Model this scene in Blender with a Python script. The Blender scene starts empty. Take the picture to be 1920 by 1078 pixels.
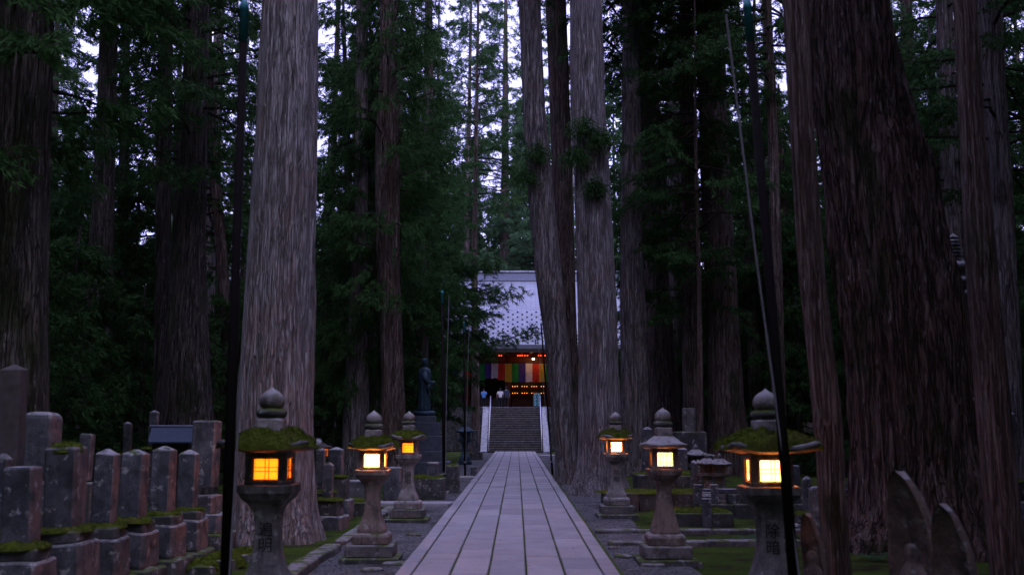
import bpy, bmesh, math, random
import numpy as np
from mathutils import Vector, Matrix, Euler
R = math.radians
random.seed(7); rng = np.random.default_rng(7)
scene = bpy.context.scene
COL = scene.collection

# ------------------------------------------------------------------ camera
CAM_Z, F = 2.1, 2000.0                       # eye height, focal length in photo pixels (1920 wide)
cam_d = bpy.data.cameras.new('camera'); cam = bpy.data.objects.new('camera', cam_d); COL.objects.link(cam)
cam.location = (0, 0, CAM_Z)
cam.rotation_euler = (R(90) + math.atan(258 / F), 0, math.atan(9 / F))
cam_d.sensor_width = 36; cam_d.lens = F / 1920 * 36; cam_d.clip_end = 3000; cam_d.clip_start = 0.1
cam_d.dof.use_dof = True; cam_d.dof.focus_distance = 62; cam_d.dof.aperture_fstop = 1.8
scene.camera = cam
CM = Matrix.Translation(cam.location) @ cam.rotation_euler.to_matrix().to_4x4()

# ------------------------------------------------------------------ dusk sky and light
SUN_EL, SUN_ROT = R(50), R(165)
world = bpy.data.worlds.new('World'); scene.world = world; world.use_nodes = True
wn, wl = world.node_tree.nodes, world.node_tree.links
wn.clear()
w_out = wn.new('ShaderNodeOutputWorld'); w_bg = wn.new('ShaderNodeBackground')
w_sky = wn.new('ShaderNodeTexSky'); w_sky.sky_type = 'NISHITA'; w_sky.sun_disc = False
w_sky.sun_elevation = SUN_EL; w_sky.sun_rotation = SUN_ROT; w_sky.air_density = 1.0; w_sky.dust_density = 2.0; w_sky.ozone_density = 4.0
w_scale = wn.new('ShaderNodeMix'); w_scale.data_type = 'RGBA'; w_scale.blend_type = 'MIX'
w_scale.inputs['Factor'].default_value = 0.80
w_scale.inputs[7].default_value = (9.3, 9.0, 18.8, 1)      # high thin dusk cloud, lavender
wl.new(w_sky.outputs[0], w_scale.inputs[6]); wl.new(w_scale.outputs[2], w_bg.inputs['Color'])
w_bg.inputs['Strength'].default_value = 0.105
wl.new(w_bg.outputs[0], w_out.inputs[0])
sun_d = bpy.data.lights.new('sun', 'SUN'); sun_d.energy = 0.95; sun_d.angle = R(40); sun_d.color = (0.72, 0.72, 1.0)
sun = bpy.data.objects.new('sun', sun_d); COL.objects.link(sun); sun.rotation_euler = (R(90)-SUN_EL, 0, R(15))
scene.view_settings.view_transform = 'Standard'; scene.view_settings.look = 'None'
scene.view_settings.exposure = 0.62; scene.view_settings.gamma = 1.0
cy = scene.cycles
cy.use_denoising = True; cy.max_bounces = 6; cy.diffuse_bounces = 3; cy.glossy_bounces = 2; cy.transmission_bounces = 3
cy.use_adaptive_sampling = True; cy.adaptive_threshold = 0.02; cy.sample_clamp_indirect = 4.0

def A(px, py, Y):
    """the point at distance Y along the path that the photo shows at pixel (px, py)"""
    d = CM.to_3x3() @ Vector(((px - 960) / F, (539 - py) / F, -1))
    return Vector(cam.location) + d * (Y / d.y)
def G(px, py, z=0.0):
    d = CM.to_3x3() @ Vector(((px - 960) / F, (539 - py) / F, -1))
    return Vector(cam.location) + d * ((z - CAM_Z) / d.z)

# ------------------------------------------------------------------ numeric noise
def _h(i, j, k):
    n = (i * 374761393 + j * 668265263 + k * 1274126177) & 0xffffffff
    n = ((n ^ (n >> 13)) * 1274126177) & 0xffffffff
    return ((n ^ (n >> 16)) & 0xffff) / 65535.0
def vn(x, y, z):
    x, y, z = np.broadcast_arrays(np.asarray(x, float), np.asarray(y, float), np.asarray(z, float))
    i, j, k = np.floor(x).astype(np.int64), np.floor(y).astype(np.int64), np.floor(z).astype(np.int64)
    u, v, w = x - i, y - j, z - k
    u, v, w = u*u*(3-2*u), v*v*(3-2*v), w*w*(3-2*w)
    r = 0
    for a in (0, 1):
        for b in (0, 1):
            for c in (0, 1):
                r = r + _h(i+a, j+b, k+c) * (u if a else 1-u) * (v if b else 1-v) * (w if c else 1-w)
    return r * 2 - 1

# ------------------------------------------------------------------ materials
def mat(name, build):
    m = bpy.data.materials.new(name); m.use_nodes = True
    nt = m.node_tree; nt.nodes.clear()
    out = nt.nodes.new('ShaderNodeOutputMaterial'); b = nt.nodes.new('ShaderNodeBsdfPrincipled')
    nt.links.new(b.outputs[0], out.inputs[0]); b.inputs['Specular IOR Level'].default_value = 0.25
    build(Nt(nt, b, out)); return m
class Nt:
    def __init__(s, nt, b, out): s.nt, s.b, s.out = nt, b, out
    def new(s, t): return s.nt.nodes.new('ShaderNode' + t)
    def link(s, a, b): s.nt.links.new(a, b)
    def coord(s, scale=(1, 1, 1), rnd=True):
        tc = s.new('TexCoord'); mp = s.new('Mapping'); mp.inputs['Scale'].default_value = scale
        if rnd:
            oi = s.new('ObjectInfo'); ml = s.new('Math'); ml.operation = 'MULTIPLY'; ml.inputs[1].default_value = 37.0
            s.link(oi.outputs['Random'], ml.inputs[0])
            ad = s.new('VectorMath'); ad.operation = 'ADD'; s.link(tc.outputs['Object'], ad.inputs[0]); s.link(ml.outputs[0], ad.inputs[1])
            s.link(ad.outputs[0], mp.inputs[0])
        else: s.link(tc.outputs['Object'], mp.inputs[0])
        return mp.outputs[0]
    def noise(s, vec, scale, detail=4, rough=0.6):
        n = s.new('TexNoise'); n.inputs['Scale'].default_value = scale; n.inputs['Detail'].default_value = detail
        n.inputs['Roughness'].default_value = rough; s.link(vec, n.inputs['Vector']); return n.outputs['Fac']
    def voro(s, vec, scale, feat='F1', out='Distance'):
        n = s.new('TexVoronoi'); n.feature = feat; n.inputs['Scale'].default_value = scale; s.link(vec, n.inputs['Vector']); return n.outputs[out]
    def ramp(s, fac, stops):
        r = s.new('ValToRGB'); e = r.color_ramp.elements
        while len(e) < len(stops): e.new(0.5)
        for q, (p, c) in zip(e, stops):
            q.position = p; q.color = (*c, 1) if len(c) == 3 else c
        s.link(fac, r.inputs[0]); return r.outputs[0]
    def band(s, fac, lo, hi):
        m = s.new('MapRange'); m.inputs[1].default_value = lo; m.inputs[2].default_value = hi; s.link(fac, m.inputs[0]); return m.outputs[0]
    def mix(s, fac, a, b, mode='MIX'):
        m = s.new('Mix'); m.data_type = 'RGBA'; m.blend_type = mode
        for v, i in ((fac, 0), (a, 6), (b, 7)):
            if isinstance(v, (int, float)): m.inputs[i].default_value = v
            elif isinstance(v, tuple): m.inputs[i].default_value = (*v, 1)
            else: s.link(v, m.inputs[i])
        return m.outputs[2]
    def math(s, op, a, b=0.0):
        m = s.new('Math'); m.operation = op
        for v, i in ((a, 0), (b, 1)):
            if isinstance(v, (int, float)): m.inputs[i].default_value = v
            else: s.link(v, m.inputs[i])
        return m.outputs[0]
    def bump(s, h, strength=0.5, dist=0.02):
        b = s.new('Bump'); b.inputs['Strength'].default_value = strength; b.inputs['Distance'].default_value = dist
        s.link(h, b.inputs['Height']); s.link(b.outputs[0], s.b.inputs['Normal'])
    def color(s, c): s.link(c, s.b.inputs['Base Color'])
    def rough(s, r): s.b.inputs['Roughness'].default_value = r
    def nz(s, i=2):
        g = s.new('NewGeometry'); x = s.new('SeparateXYZ'); s.link(g.outputs['Normal'], x.inputs[0]); return x.outputs[i]
    def rand(s): return s.new('ObjectInfo').outputs['Random']

MOSS = ((0.035, 0.055, 0.008), (0.10, 0.135, 0.02))
def stone(name, c1, c2, lichen=0.3, moss=0.0, red=0.0, scale=1.0, spots=0.5):
    def f(n):
        v = n.coord()
        base = n.ramp(n.noise(v, 2.2*scale, 5), [(0.3, c1), (0.7, c2)])
        sp = n.noise(v, 70*scale, 2); base = n.mix(spots, base, n.ramp(sp, [(0.35, (0.25, 0.25, 0.25)), (0.65, (1, 1, 1))]), 'MULTIPLY')
        st = n.band(n.noise(n.coord((5, 5, 0.7)), 1.6, 4), 0.5, 0.72)            # run-off streaks
        base = n.mix(n.math('MULTIPLY', st, 0.7), base, (0.035, 0.033, 0.032))
        if red:
            x = n.math('MULTIPLY', n.band(n.nz(0), 0.3, 0.8), n.band(n.noise(v, 3.5, 4), 0.30, 0.55))
            base = n.mix(n.math('MULTIPLY', x, red*.95), base, (0.28, 0.17, 0.145))
        if lichen:
            bl = n.band(n.noise(v, 4.5*scale, 5, 0.65), 0.50, 0.60); base = n.mix(n.math('MULTIPLY', bl, 0.65), base, n.mix(0.3, (0.02, 0.02, 0.022), base))
            tp = n.math('MULTIPLY', n.band(n.nz(), 0.35, 0.85), n.band(n.noise(v, 9*scale, 4), 0.36, 0.52)); base = n.mix(n.math('MULTIPLY', tp, lichen*1.2), base, (0.44, 0.43, 0.43))
            l = n.band(n.noise(v, 7*scale, 6, 0.7), 0.58, 0.64); base = n.mix(n.math('MULTIPLY', l, lichen), base, (0.46, 0.46, 0.44))
        if moss:
            m = n.math('MULTIPLY', n.band(n.nz(), 0.2, 0.75), n.band(n.noise(v, 4.0, 5), 0.62-0.4*moss, 0.70-0.35*moss))
            base = n.mix(m, base, n.ramp(n.noise(v, 30, 3), [(0.3, MOSS[0]), (0.7, MOSS[1])]))
            md = n.band(n.noise(v, 2.3, 5), 0.75-0.3*moss, 0.85-0.25*moss); base = n.mix(n.math('MULTIPLY', md, 0.8), base, (0.022, 0.03, 0.008))
        n.color(base); n.rough(0.85)
        n.bump(n.math('ADD', n.noise(v, 40*scale, 4), n.math('MULTIPLY', n.noise(v, 8*scale, 4), 1.5)), 0.55, 0.012)
    return mat(name, f)
M = {}
M['granite'] = stone('granite', (0.10, 0.095, 0.09), (0.27, 0.25, 0.235), 0.45, 0.15)
M['granite_pale'] = stone('granite_pale', (0.20, 0.175, 0.16), (0.38, 0.34, 0.32), 0.5, 0.1, 0.35)
M['granite_warm'] = stone('granite_warm', (0.15, 0.105, 0.085), (0.30, 0.22, 0.18), 0.35, 0.1, 0.5)
M['grave'] = stone('grave_stone', (0.042, 0.047, 0.057), (0.175, 0.178, 0.19), 0.6, 0.2, 0.9)
M['grave_dark'] = stone('grave_stone_dark', (0.03, 0.033, 0.04), (0.16, 0.16, 0.17), 0.6, 0.1, 0.75)
M['grave_wet'] = stone('mossy_base_stone', (0.035, 0.035, 0.035), (0.14, 0.135, 0.13), 0.5, 0.55, 0.3)
M['stele'] = stone('brown_stele_stone', (0.13, 0.085, 0.065), (0.31, 0.22, 0.18), 0.45, 0.0)
M['kerb'] = stone('kerb_stone', (0.09, 0.08, 0.08), (0.26, 0.23, 0.22), 0.3, 0.35)
M['temple_stone'] = stone('temple_stone', (0.30, 0.31, 0.33), (0.52, 0.52, 0.55), 0.2, 0.0)
M['step_stone'] = stone('step_stone', (0.04, 0.035, 0.034), (0.10, 0.088, 0.085), 0.15, 0.0)

def _slab(n):
    v = n.coord()
    r = n.ramp(n.rand(), [(0.0, (0.29, 0.28, 0.29)), (0.35, (0.42, 0.385, 0.38)), (0.7, (0.35, 0.335, 0.345)), (1.0, (0.46, 0.43, 0.43))])
    b = n.mix(0.55, r, n.ramp(n.noise(v, 1.7, 6, 0.65), [(0.25, (0.45, 0.45, 0.47)), (0.7, (1, 1, 1))]), 'MULTIPLY')
    b = n.mix(0.5, b, n.ramp(n.noise(v, 90, 2), [(0.3, (0.55, 0.55, 0.55)), (0.6, (1, 1, 1))]), 'MULTIPLY')
    b = n.mix(n.band(n.noise(n.coord((0.8, 3, 1)), 2.5, 5), 0.60, 0.75), b, n.mix(0.5, b, (0.10, 0.09, 0.10)))
    n.color(b); n.rough(0.62); n.b.inputs['Specular IOR Level'].default_value = 0.4
    n.bump(n.math('ADD', n.noise(v, 60, 3), n.noise(v, 5, 4)), 0.5, 0.008)
M['slab'] = mat('path_slab', _slab)
def _joint(n):
    v = n.coord(rnd=False); n.color(n.ramp(n.noise(v, 6, 4), [(0.30, (0.018, 0.018, 0.014)), (0.45, (0.05, 0.07, 0.015)), (0.70, (0.09, 0.12, 0.02))])); n.rough(1)
M['joint'] = mat('joint_soil', _joint)

def bark(name, cols, moss=0.0, freq=1.0):
    def f(n):
        def wc(sc):
            tn = n.new('TexNoise'); tn.inputs['Scale'].default_value = 0.9; tn.inputs['Detail'].default_value = 3; n.link(n.coord(), tn.inputs['Vector'])
            vm = n.new('VectorMath'); vm.operation = 'SCALE'; vm.inputs['Scale'].default_value = 0.09; n.link(tn.outputs['Color'], vm.inputs[0])
            ad = n.new('VectorMath'); ad.operation = 'ADD'; n.link(n.coord(), ad.inputs[0]); n.link(vm.outputs[0], ad.inputs[1])
            mp = n.new('Mapping'); mp.inputs['Scale'].default_value = sc; n.link(ad.outputs[0], mp.inputs[0]); return mp.outputs[0]
        v = wc((14*freq, 14*freq, 0.50)); v2 = wc((34*freq, 34*freq, 1.8)); v3 = n.coord((1.2, 1.2, 0.5))
        a = n.noise(v, 1.0, 5, 0.6); b = n.noise(v2, 1.0, 4, 0.6)
        c = n.ramp(a, [(0.26, cols[0]), (0.38, cols[1]), (0.56, cols[2]), (0.78, cols[3])])
        c = n.mix(0.75, c, n.ramp(b, [(0.36, (0.35, 0.33, 0.33)), (0.60, (1, 1, 1))]), 'MULTIPLY')
        big = n.band(n.noise(v3, 1.3, 3), 0.45, 0.65); c = n.mix(n.math('MULTIPLY', big, 0.45), c, cols[4])
        cr = n.math('ABSOLUTE', n.math('SUBTRACT', n.noise(wc((7*freq, 7*freq, 0.45)), 1.0, 3, 0.55), 0.5))
        cr2 = n.math('ABSOLUTE', n.math('SUBTRACT', n.noise(wc((15*freq, 15*freq, 1.2)), 1.0, 3, 0.55), 0.5))
        crk = n.math('MULTIPLY', n.band(cr, 0.0, 0.045), n.math('ADD', n.math('MULTIPLY', n.band(cr2, 0.0, 0.05), 0.6), 0.4))
        c = n.mix(n.math('MULTIPLY', n.math('SUBTRACT', 1.0, crk), .8), c, cols[0])
        fl = n.band(n.noise(n.coord((20*freq, 20*freq, 3.2)), 1.0, 3), 0.64, 0.70); c = n.mix(n.math('MULTIPLY', fl, 0.6), c, cols[5])   # pale torn strips
        if moss:
            m = n.band(n.noise(v3, 1.0, 5), 0.62-0.25*moss, 0.75-0.2*moss); c = n.mix(n.math('MULTIPLY', m, 0.75), c, (0.028, 0.04, 0.012))
        n.color(c); n.rough(0.95); n.b.inputs['Specular IOR Level'].default_value = 0.1
        n.bump(n.math('ADD', n.math('ADD', n.math('MULTIPLY', a, 1.2), n.math('MULTIPLY', b, .6)), crk), 1.0, 0.06)
    return mat(name, f)
M['bark_grey'] = bark('bark_grey', ((0.045, 0.038, 0.036), (0.22, 0.19, 0.18), (0.33, 0.295, 0.285), (0.42, 0.39, 0.38), (0.24, 0.155, 0.125), (0.55, 0.52, 0.51)), 0.1)
M['bark_pale'] = bark('bark_pale', ((0.12, 0.10, 0.095), (0.39, 0.345, 0.335), (0.49, 0.455, 0.455), (0.60, 0.57, 0.57), (0.30, 0.19, 0.155), (0.62, 0.60, 0.59)), 0.05, 1.5)
M['bark_red'] = bark('bark_red', ((0.025, 0.017, 0.015), (0.13, 0.095, 0.08), (0.22, 0.17, 0.15), (0.31, 0.25, 0.225), (0.15, 0.08, 0.06), (0.42, 0.36, 0.33)), 0.25)
M['bark_furrow'] = bark('bark_furrow', ((0.018, 0.013, 0.012), (0.115, 0.078, 0.064), (0.225, 0.16, 0.135), (0.32, 0.25, 0.215), (0.125, 0.065, 0.046), (0.45, 0.38, 0.34)), 0.35, 0.8)
M['bark_olive'] = bark('bark_olive', ((0.018, 0.016, 0.013), (0.085, 0.075, 0.062), (0.16, 0.14, 0.12), (0.24, 0.215, 0.19), (0.10, 0.075, 0.058), (0.36, 0.33, 0.31)), 0.45)  # dark bark; on the front left trunks it stands in for forest shade
M['bark_mottled'] = bark('bark_mottled', ((0.06, 0.036, 0.028), (0.22, 0.145, 0.118), (0.34, 0.25, 0.215), (0.44, 0.36, 0.33), (0.09, 0.062, 0.045), (0.55, 0.50, 0.47)), 0.35, 1.8)
def leaf(name, a, b):
    def f(n):
        r = n.rand(); v = n.coord()
        c = n.ramp(n.noise(v, 0.9, 3), [(0.3, a), (0.7, b)]); c = n.mix(n.math('MULTIPLY', r, 0.35), c, (0.02, 0.03, 0.014))
        n.color(c); n.rough(0.8); n.b.inputs['Specular IOR Level'].default_value = 0.15
        t = n.new('BsdfTranslucent'); n.link(c, t.inputs[0]); mx = n.new('MixShader'); mx.inputs[0].default_value = 0.25
        n.link(n.b.outputs[0], mx.inputs[1]); n.link(t.outputs[0], mx.inputs[2]); n.link(mx.outputs[0], n.out.inputs[0])
    return mat(name, f)
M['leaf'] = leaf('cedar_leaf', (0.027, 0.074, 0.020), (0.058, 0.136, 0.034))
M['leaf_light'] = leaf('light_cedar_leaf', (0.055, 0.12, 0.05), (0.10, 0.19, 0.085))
M['twig'] = bark('twig', ((0.02, 0.015, 0.012), (0.05, 0.038, 0.03), (0.08, 0.06, 0.05), (0.12, 0.10, 0.09), (0.05, 0.035, 0.025), (0.16, 0.14, 0.12)))
def _moss(n):
    v = n.coord(); c = n.ramp(n.noise(v, 14, 5), [(0.3, (0.035, 0.055, 0.006)), (0.55, (0.09, 0.12, 0.014)), (0.8, (0.16, 0.19, 0.028))])
    c = n.mix(n.math('MULTIPLY', n.band(n.noise(v, 3, 4), 0.52, 0.70), 0.6), c, (0.10, 0.075, 0.03))
    n.color(c); n.rough(1); n.b.inputs['Specular IOR Level'].default_value = 0.05; n.bump(n.noise(v, 70, 4), 1.0, 0.03)
M['moss'] = mat('moss', _moss)
def _ground(n):
    v = n.coord(rnd=False)
    c = n.ramp(n.noise(v, 1.2, 6), [(0.30, (0.03, 0.024, 0.018)), (0.40, (0.05, 0.05, 0.02)), (0.48, (0.06, 0.10, 0.016)), (0.72, (0.11, 0.155, 0.025))])
    c = n.mix(0.6, c, n.ramp(n.noise(v, 40, 3), [(0.3, (0.3, 0.3, 0.3)), (0.65, (1, 1, 1))]), 'MULTIPLY')
    c = n.mix(n.band(n.noise(v, 24, 2), 0.66, 0.70), c, (0.10, 0.07, 0.045))
    n.color(c); n.rough(1); n.b.inputs['Specular IOR Level'].default_value = 0.05; n.bump(n.math('ADD', n.noise(v, 50, 4), n.noise(v, 9, 4)), 1.0, 0.05)
M['ground'] = mat('moss_ground', _ground)
def _gravel(n):
    v = n.coord(rnd=False); d = n.voro(v, 28); col = n.voro(v, 28, out='Color')
    sx = n.new('SeparateColor'); n.link(col, sx.inputs[0])
    c = n.ramp(sx.outputs[0], [(0.0, (0.10, 0.105, 0.11)), (0.5, (0.24, 0.24, 0.245)), (1.0, (0.45, 0.44, 0.43))])
    c = n.mix(n.band(d, 0.012, 0.03), c, (0.03, 0.03, 0.03)) if False else c
    c = n.mix(n.math('MULTIPLY', n.band(n.noise(v, 0.8, 5), 0.52, 0.66), 0.7), c, (0.05, 0.055, 0.025))
    n.color(c); n.rough(0.8); n.bump(n.math('SUBTRACT', 1.0, n.math('MULTIPLY', d, 20)), 0.8, 0.03)
M['gravel'] = mat('gravel', _gravel)
def plain(name, c, rough=0.6, metal=0.0, var=0.25, scale=6, spec=0.3):
    def f(n):
        v = n.coord(); n.color(n.mix(1.0, tuple(c), n.ramp(n.noise(v, scale, 5), [(0.3, (1-var,)*3), (0.7, (1, 1, 1))]), 'MULTIPLY'))
        n.rough(rough); n.b.inputs['Metallic'].default_value = metal; n.b.inputs['Specular IOR Level'].default_value = spec
        n.bump(n.noise(v, scale*8, 3), 0.25, 0.004)
    return mat(name, f)
M['pole'] = plain('dark_pole_paint', (0.012, 0.009, 0.009), 0.8, spec=.08)
M['teal'] = plain('teal_pole_tip', (0.03, 0.22, 0.24), 0.5)
M['rope'] = plain('pole_rope', (0.20, 0.19, 0.20), 0.8)
M['litter'] = plain('needle_litter', (0.10, 0.055, 0.03), 0.9)
M['tie'] = plain('rope_tie', (0.30, 0.29, 0.30), 0.8)
M['dark_wood'] = plain('dark_wood', (0.035, 0.024, 0.018), 0.6, var=0.5)
M['red_wood'] = plain('red_lacquer_wood', (0.16, 0.045, 0.02), 0.5, var=0.4)
M['old_wood'] = plain('weathered_wood', (0.11, 0.09, 0.085), 0.85, var=0.5)
M['frame'] = plain('lantern_lattice', (0.05, 0.03, 0.018), 0.7)
M['bronze'] = plain('bronze', (0.045, 0.085, 0.115), 0.55, 0.25, 0.5)
M['ped'] = plain('dark_pedestal_stone', (0.09, 0.10, 0.13), 0.7, var=0.4)
M['steel'] = plain('handrail_steel', (0.62, 0.62, 0.66), 0.3, 0.6, 0.1)
M['ink'] = plain('ink_lettering', (0.018, 0.017, 0.017), 0.9, spec=.05)
def _roof(n):
    v = n.coord(rnd=False); tc = n.coord((0.55, 1, 1), False)
    br = n.new('TexBrick'); br.inputs['Scale'].default_value = 1.0; br.inputs['Brick Width'].default_value = 0.9; br.inputs['Row Height'].default_value = 0.28
    br.inputs['Mortar Size'].default_value = 0.018; br.inputs['Color1'].default_value = (0.25, 0.265, 0.31, 1); br.inputs['Color2'].default_value = (0.31, 0.325, 0.37, 1); br.inputs['Mortar'].default_value = (0.13, 0.135, 0.16, 1)
    uv = n.new('UVMap'); n.link(uv.outputs[0], br.inputs['Vector'])
    n.color(n.mix(0.5, br.outputs['Color'], n.ramp(n.noise(v, 1.2, 5), [(0.3, (0.6, 0.6, 0.62)), (0.7, (1, 1, 1))]), 'MULTIPLY'))
    n.rough(0.45); n.bump(br.outputs['Fac'], -0.4, 0.02)
M['roof'] = mat('copper_shingle_roof', _roof)
M['ridge'] = plain('ridge_copper', (0.20, 0.21, 0.27), 0.5)
M['blue_roof'] = plain('blue_sheet_roof', (0.04, 0.06, 0.09), 0.5)
for k, c in dict(yellow=(0.78, 0.48, 0.04), green=(0.03, 0.36, 0.07), purple=(0.10, 0.055, 0.34), white=(0.86, 0.80, 0.86), red=(0.66, 0.05, 0.03)).items(): M['c_'+k] = plain('cloth_'+k, c, 0.9, scale=3)
M['skin'] = plain('skin', (0.45, 0.28, 0.20), 0.6, var=0.1)
M['hair'] = plain('hair', (0.012, 0.010, 0.010), 0.6)
M['shirt_blue'] = plain('blue_shirt', (0.12, 0.32, 0.72), 0.9, var=0.3, scale=9)
M['shirt_white'] = plain('white_shirt', (0.72, 0.68, 0.74), 0.9, var=0.15)
M['shirt_dark'] = plain('dark_shirt', (0.04, 0.05, 0.085), 0.9)
M['trousers'] = plain('dark_trousers', (0.018, 0.017, 0.02), 0.9)
M['shoe'] = plain('pale_shoes', (0.6, 0.58, 0.6), 0.7)
M['board'] = plain('teal_board', (0.015, 0.15, 0.17), 0.6)
M['paint_white'] = plain('white_paint', (0.75, 0.75, 0.78), 0.7)
M['bottle'] = plain('pale_blue_plastic', (0.25, 0.45, 0.6), 0.4)
def glow(name, col, strength, paper=(0.8, 0.66, 0.42)):
    def f(n):
        n.b.inputs['Base Color'].default_value = (*paper, 1); n.rough(0.9)
        t = n.new('BsdfTranslucent'); t.inputs[0].default_value = (*paper, 1)
        e = n.new('Emission'); e.inputs[0].default_value = (*col, 1); e.inputs[1].default_value = strength
        a = n.new('AddShader'); n.link(t.outputs[0], a.inputs[0]); n.link(e.outputs[0], a.inputs[1]); n.link(a.outputs[0], n.out.inputs[0])
    return mat(name, f)
WARM = (1.0, 0.50, 0.12)
M['pane_hot'] = glow('paper_pane_bright', (1.0, 0.30, 0.06), 8.0, (0.8, 0.6, 0.34))
M['pane_white'] = glow('paper_pane_white', (1.0, 0.30, 0.05), 18.0)
M['pane_warm'] = glow('paper_pane_warm', (1.0, 0.17, 0.01), 0.45, (0.8, 0.42, 0.10))
M['bulb'] = glow('bulb', (1.0, 0.6, 0.25), 12)
M['bulb_small'] = glow('altar_light', (1.0, 0.30, 0.05), 1.6)
M['glint_red'] = glow('red_glint', (1.0, 0.07, 0.02), 0.7)

# ------------------------------------------------------------------ object helpers
def link(o): COL.objects.link(o); return o
def thing(name, label, cat, loc=(0, 0, 0), group=None, rz=0.0):
    o = link(bpy.data.objects.new(name, None)); o.empty_display_size = 0.2
    o.location = loc; o.rotation_euler = (0, 0, rz); tag(o, label, cat, group); return o
def tag(o, label=None, cat=None, group=None, kind=None):
    for k, v in (('label', label), ('category', cat), ('group', group), ('kind', kind)):
        if v: o[k] = v
    return o
class MB:
    def __init__(s): s.v, s.f, s.m = [], [], []
    def add(s, v, f, mi=0):
        k = len(s.v); s.v += [tuple(p) for p in v]; s.f += [tuple(i + k for i in q) for q in f]; s.m += [mi] * len(f); return s
    def box(s, x0, x1, y0, y1, z0, z1, bev=0.0, jit=0.0, mi=0):
        bm = bmesh.new(); bmesh.ops.create_cube(bm, size=1)
        for v in bm.verts: v.co = Vector((x0 + (v.co.x+.5)*(x1-x0), y0 + (v.co.y+.5)*(y1-y0), z0 + (v.co.z+.5)*(z1-z0)))
        if jit:
            for v in bm.verts: v.co += Vector((random.uniform(-jit, jit), random.uniform(-jit, jit), random.uniform(-jit, jit)*0.6))
        if bev: bmesh.ops.bevel(bm, geom=bm.edges[:], offset=bev, segments=1, affect='EDGES')
        bm.verts.index_update()
        s.add([v.co for v in bm.verts], [[v.index for v in f.verts] for f in bm.faces], mi); bm.free(); return s
    def grid(s, P, close=True, mi=0, caps=True):       # P[rings][seg]
        n, k = len(P), len(P[0]); f = []
        for i in range(n-1):
            for j in range(k if close else k-1): f.append((i*k+j, i*k+(j+1) % k, (i+1)*k+(j+1) % k, (i+1)*k+j))
        if caps and close: f.append(tuple(range(k))[::-1]); f.append(tuple((n-1)*k + j for j in range(k)))
        return s.add([p for r in P for p in r], f, mi)
    def tube(s, pts, rad, seg=8, mi=0):
        P = []; pts = [Vector(p) for p in pts]
        for i, p in enumerate(pts):
            t = (pts[min(i+1, len(pts)-1)] - pts[max(i-1, 0)]).normalized()
            a = t.orthogonal().normalized() if abs(t.z) > 0.9 else t.cross(Vector((0, 0, 1))).normalized(); b = t.cross(a)
            r = rad[i] if isinstance(rad, (list, tuple)) else rad
            P.append([p + (a*math.cos(q*2*math.pi/seg) + b*math.sin(q*2*math.pi/seg))*r for q in range(seg)])
        return s.grid(P, mi=mi)
    def loft(s, prof, seg=32, lift=None, mi=0, jit=0.0):
        """prof: (z, half width, squareness) ; lift: corner rise per ring"""
        P = []
        for i, q in enumerate(prof):
            z, h, p = q[:3]; hy = q[3] if len(q) > 3 else h; r = []
            for j in range(seg):
                t = 2*math.pi*(j+0.5)/seg; c, sn = math.cos(t), math.sin(t)
                d = (abs(c)**p + abs(sn)**p) ** (1/p)
                x, y = c/d, sn/d; cr = max(0, min(abs(x), abs(y)))**3
                k = 1 + (random.uniform(-jit, jit) if jit else 0)
                r.append((x*h*k, y*hy*k, z + (lift[i]*cr if lift else 0)))
            P.append(r)
        return s.grid(P, mi=mi)
    def mesh(s, name, mats, smooth=False):
        me = bpy.data.meshes.new(name); me.from_pydata(s.v, [], s.f)
        for m in (mats if isinstance(mats, (list, tuple)) else [mats]): me.materials.append(m)
        if len(me.materials) > 1: me.polygons.foreach_set('material_index', s.m)
        if smooth: me.polygons.foreach_set('use_smooth', [True]*len(me.polygons))
        me.update(); return me
    def build(s, name, mats, parent=None, loc=None, smooth=False):
        o = link(bpy.data.objects.new(name, s.mesh(name, mats, smooth)))
        if parent is not None: o.parent = parent
        if loc is not None: o.location = loc
        return o
def put(name, me, parent=None, loc=(0, 0, 0), rz=0.0, sc=None):
    o = link(bpy.data.objects.new(name, me)); o.parent = parent; o.location = loc; o.rotation_euler = (0, 0, rz)
    if sc: o.scale = sc
    return o
def np_mesh(name, V, T, mats, mi=None, smooth=False):
    """V (n,3), T (m,3) triangles"""
    me = bpy.data.meshes.new(name); V = np.asarray(V, np.float32); T = np.asarray(T, np.int32)
    me.vertices.add(len(V)); me.vertices.foreach_set('co', V.ravel())
    me.loops.add(T.size); me.loops.foreach_set('vertex_index', T.ravel())
    me.polygons.add(len(T)); me.polygons.foreach_set('loop_start', np.arange(0, T.size, 3, dtype=np.int32))
    for m in (mats if isinstance(mats, (list, tuple)) else [mats]): me.materials.append(m)
    if mi is not None: me.polygons.foreach_set('material_index', np.asarray(mi, np.int32))
    if smooth: me.polygons.foreach_set('use_smooth', np.ones(len(T), bool))
    me.update(calc_edges=True); return me
def fuzz(P, N, L, w, droop=0.0):
    """little blades (one triangle each) growing from points P along N"""
    n = len(P); D = N + rng.normal(0, 0.55, (n, 3)); D[:, 2] -= droop; D /= np.linalg.norm(D, axis=1)[:, None]
    S = np.cross(D, rng.normal(0, 1, (n, 3))); S /= np.linalg.norm(S, axis=1)[:, None] + 1e-9
    L = (L * rng.uniform(0.5, 1.2, n))[:, None]
    V = np.stack([P - S*w, P + S*w, P + D*L], 1).reshape(-1, 3)
    return V, np.arange(3*n).reshape(-1, 3)
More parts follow.
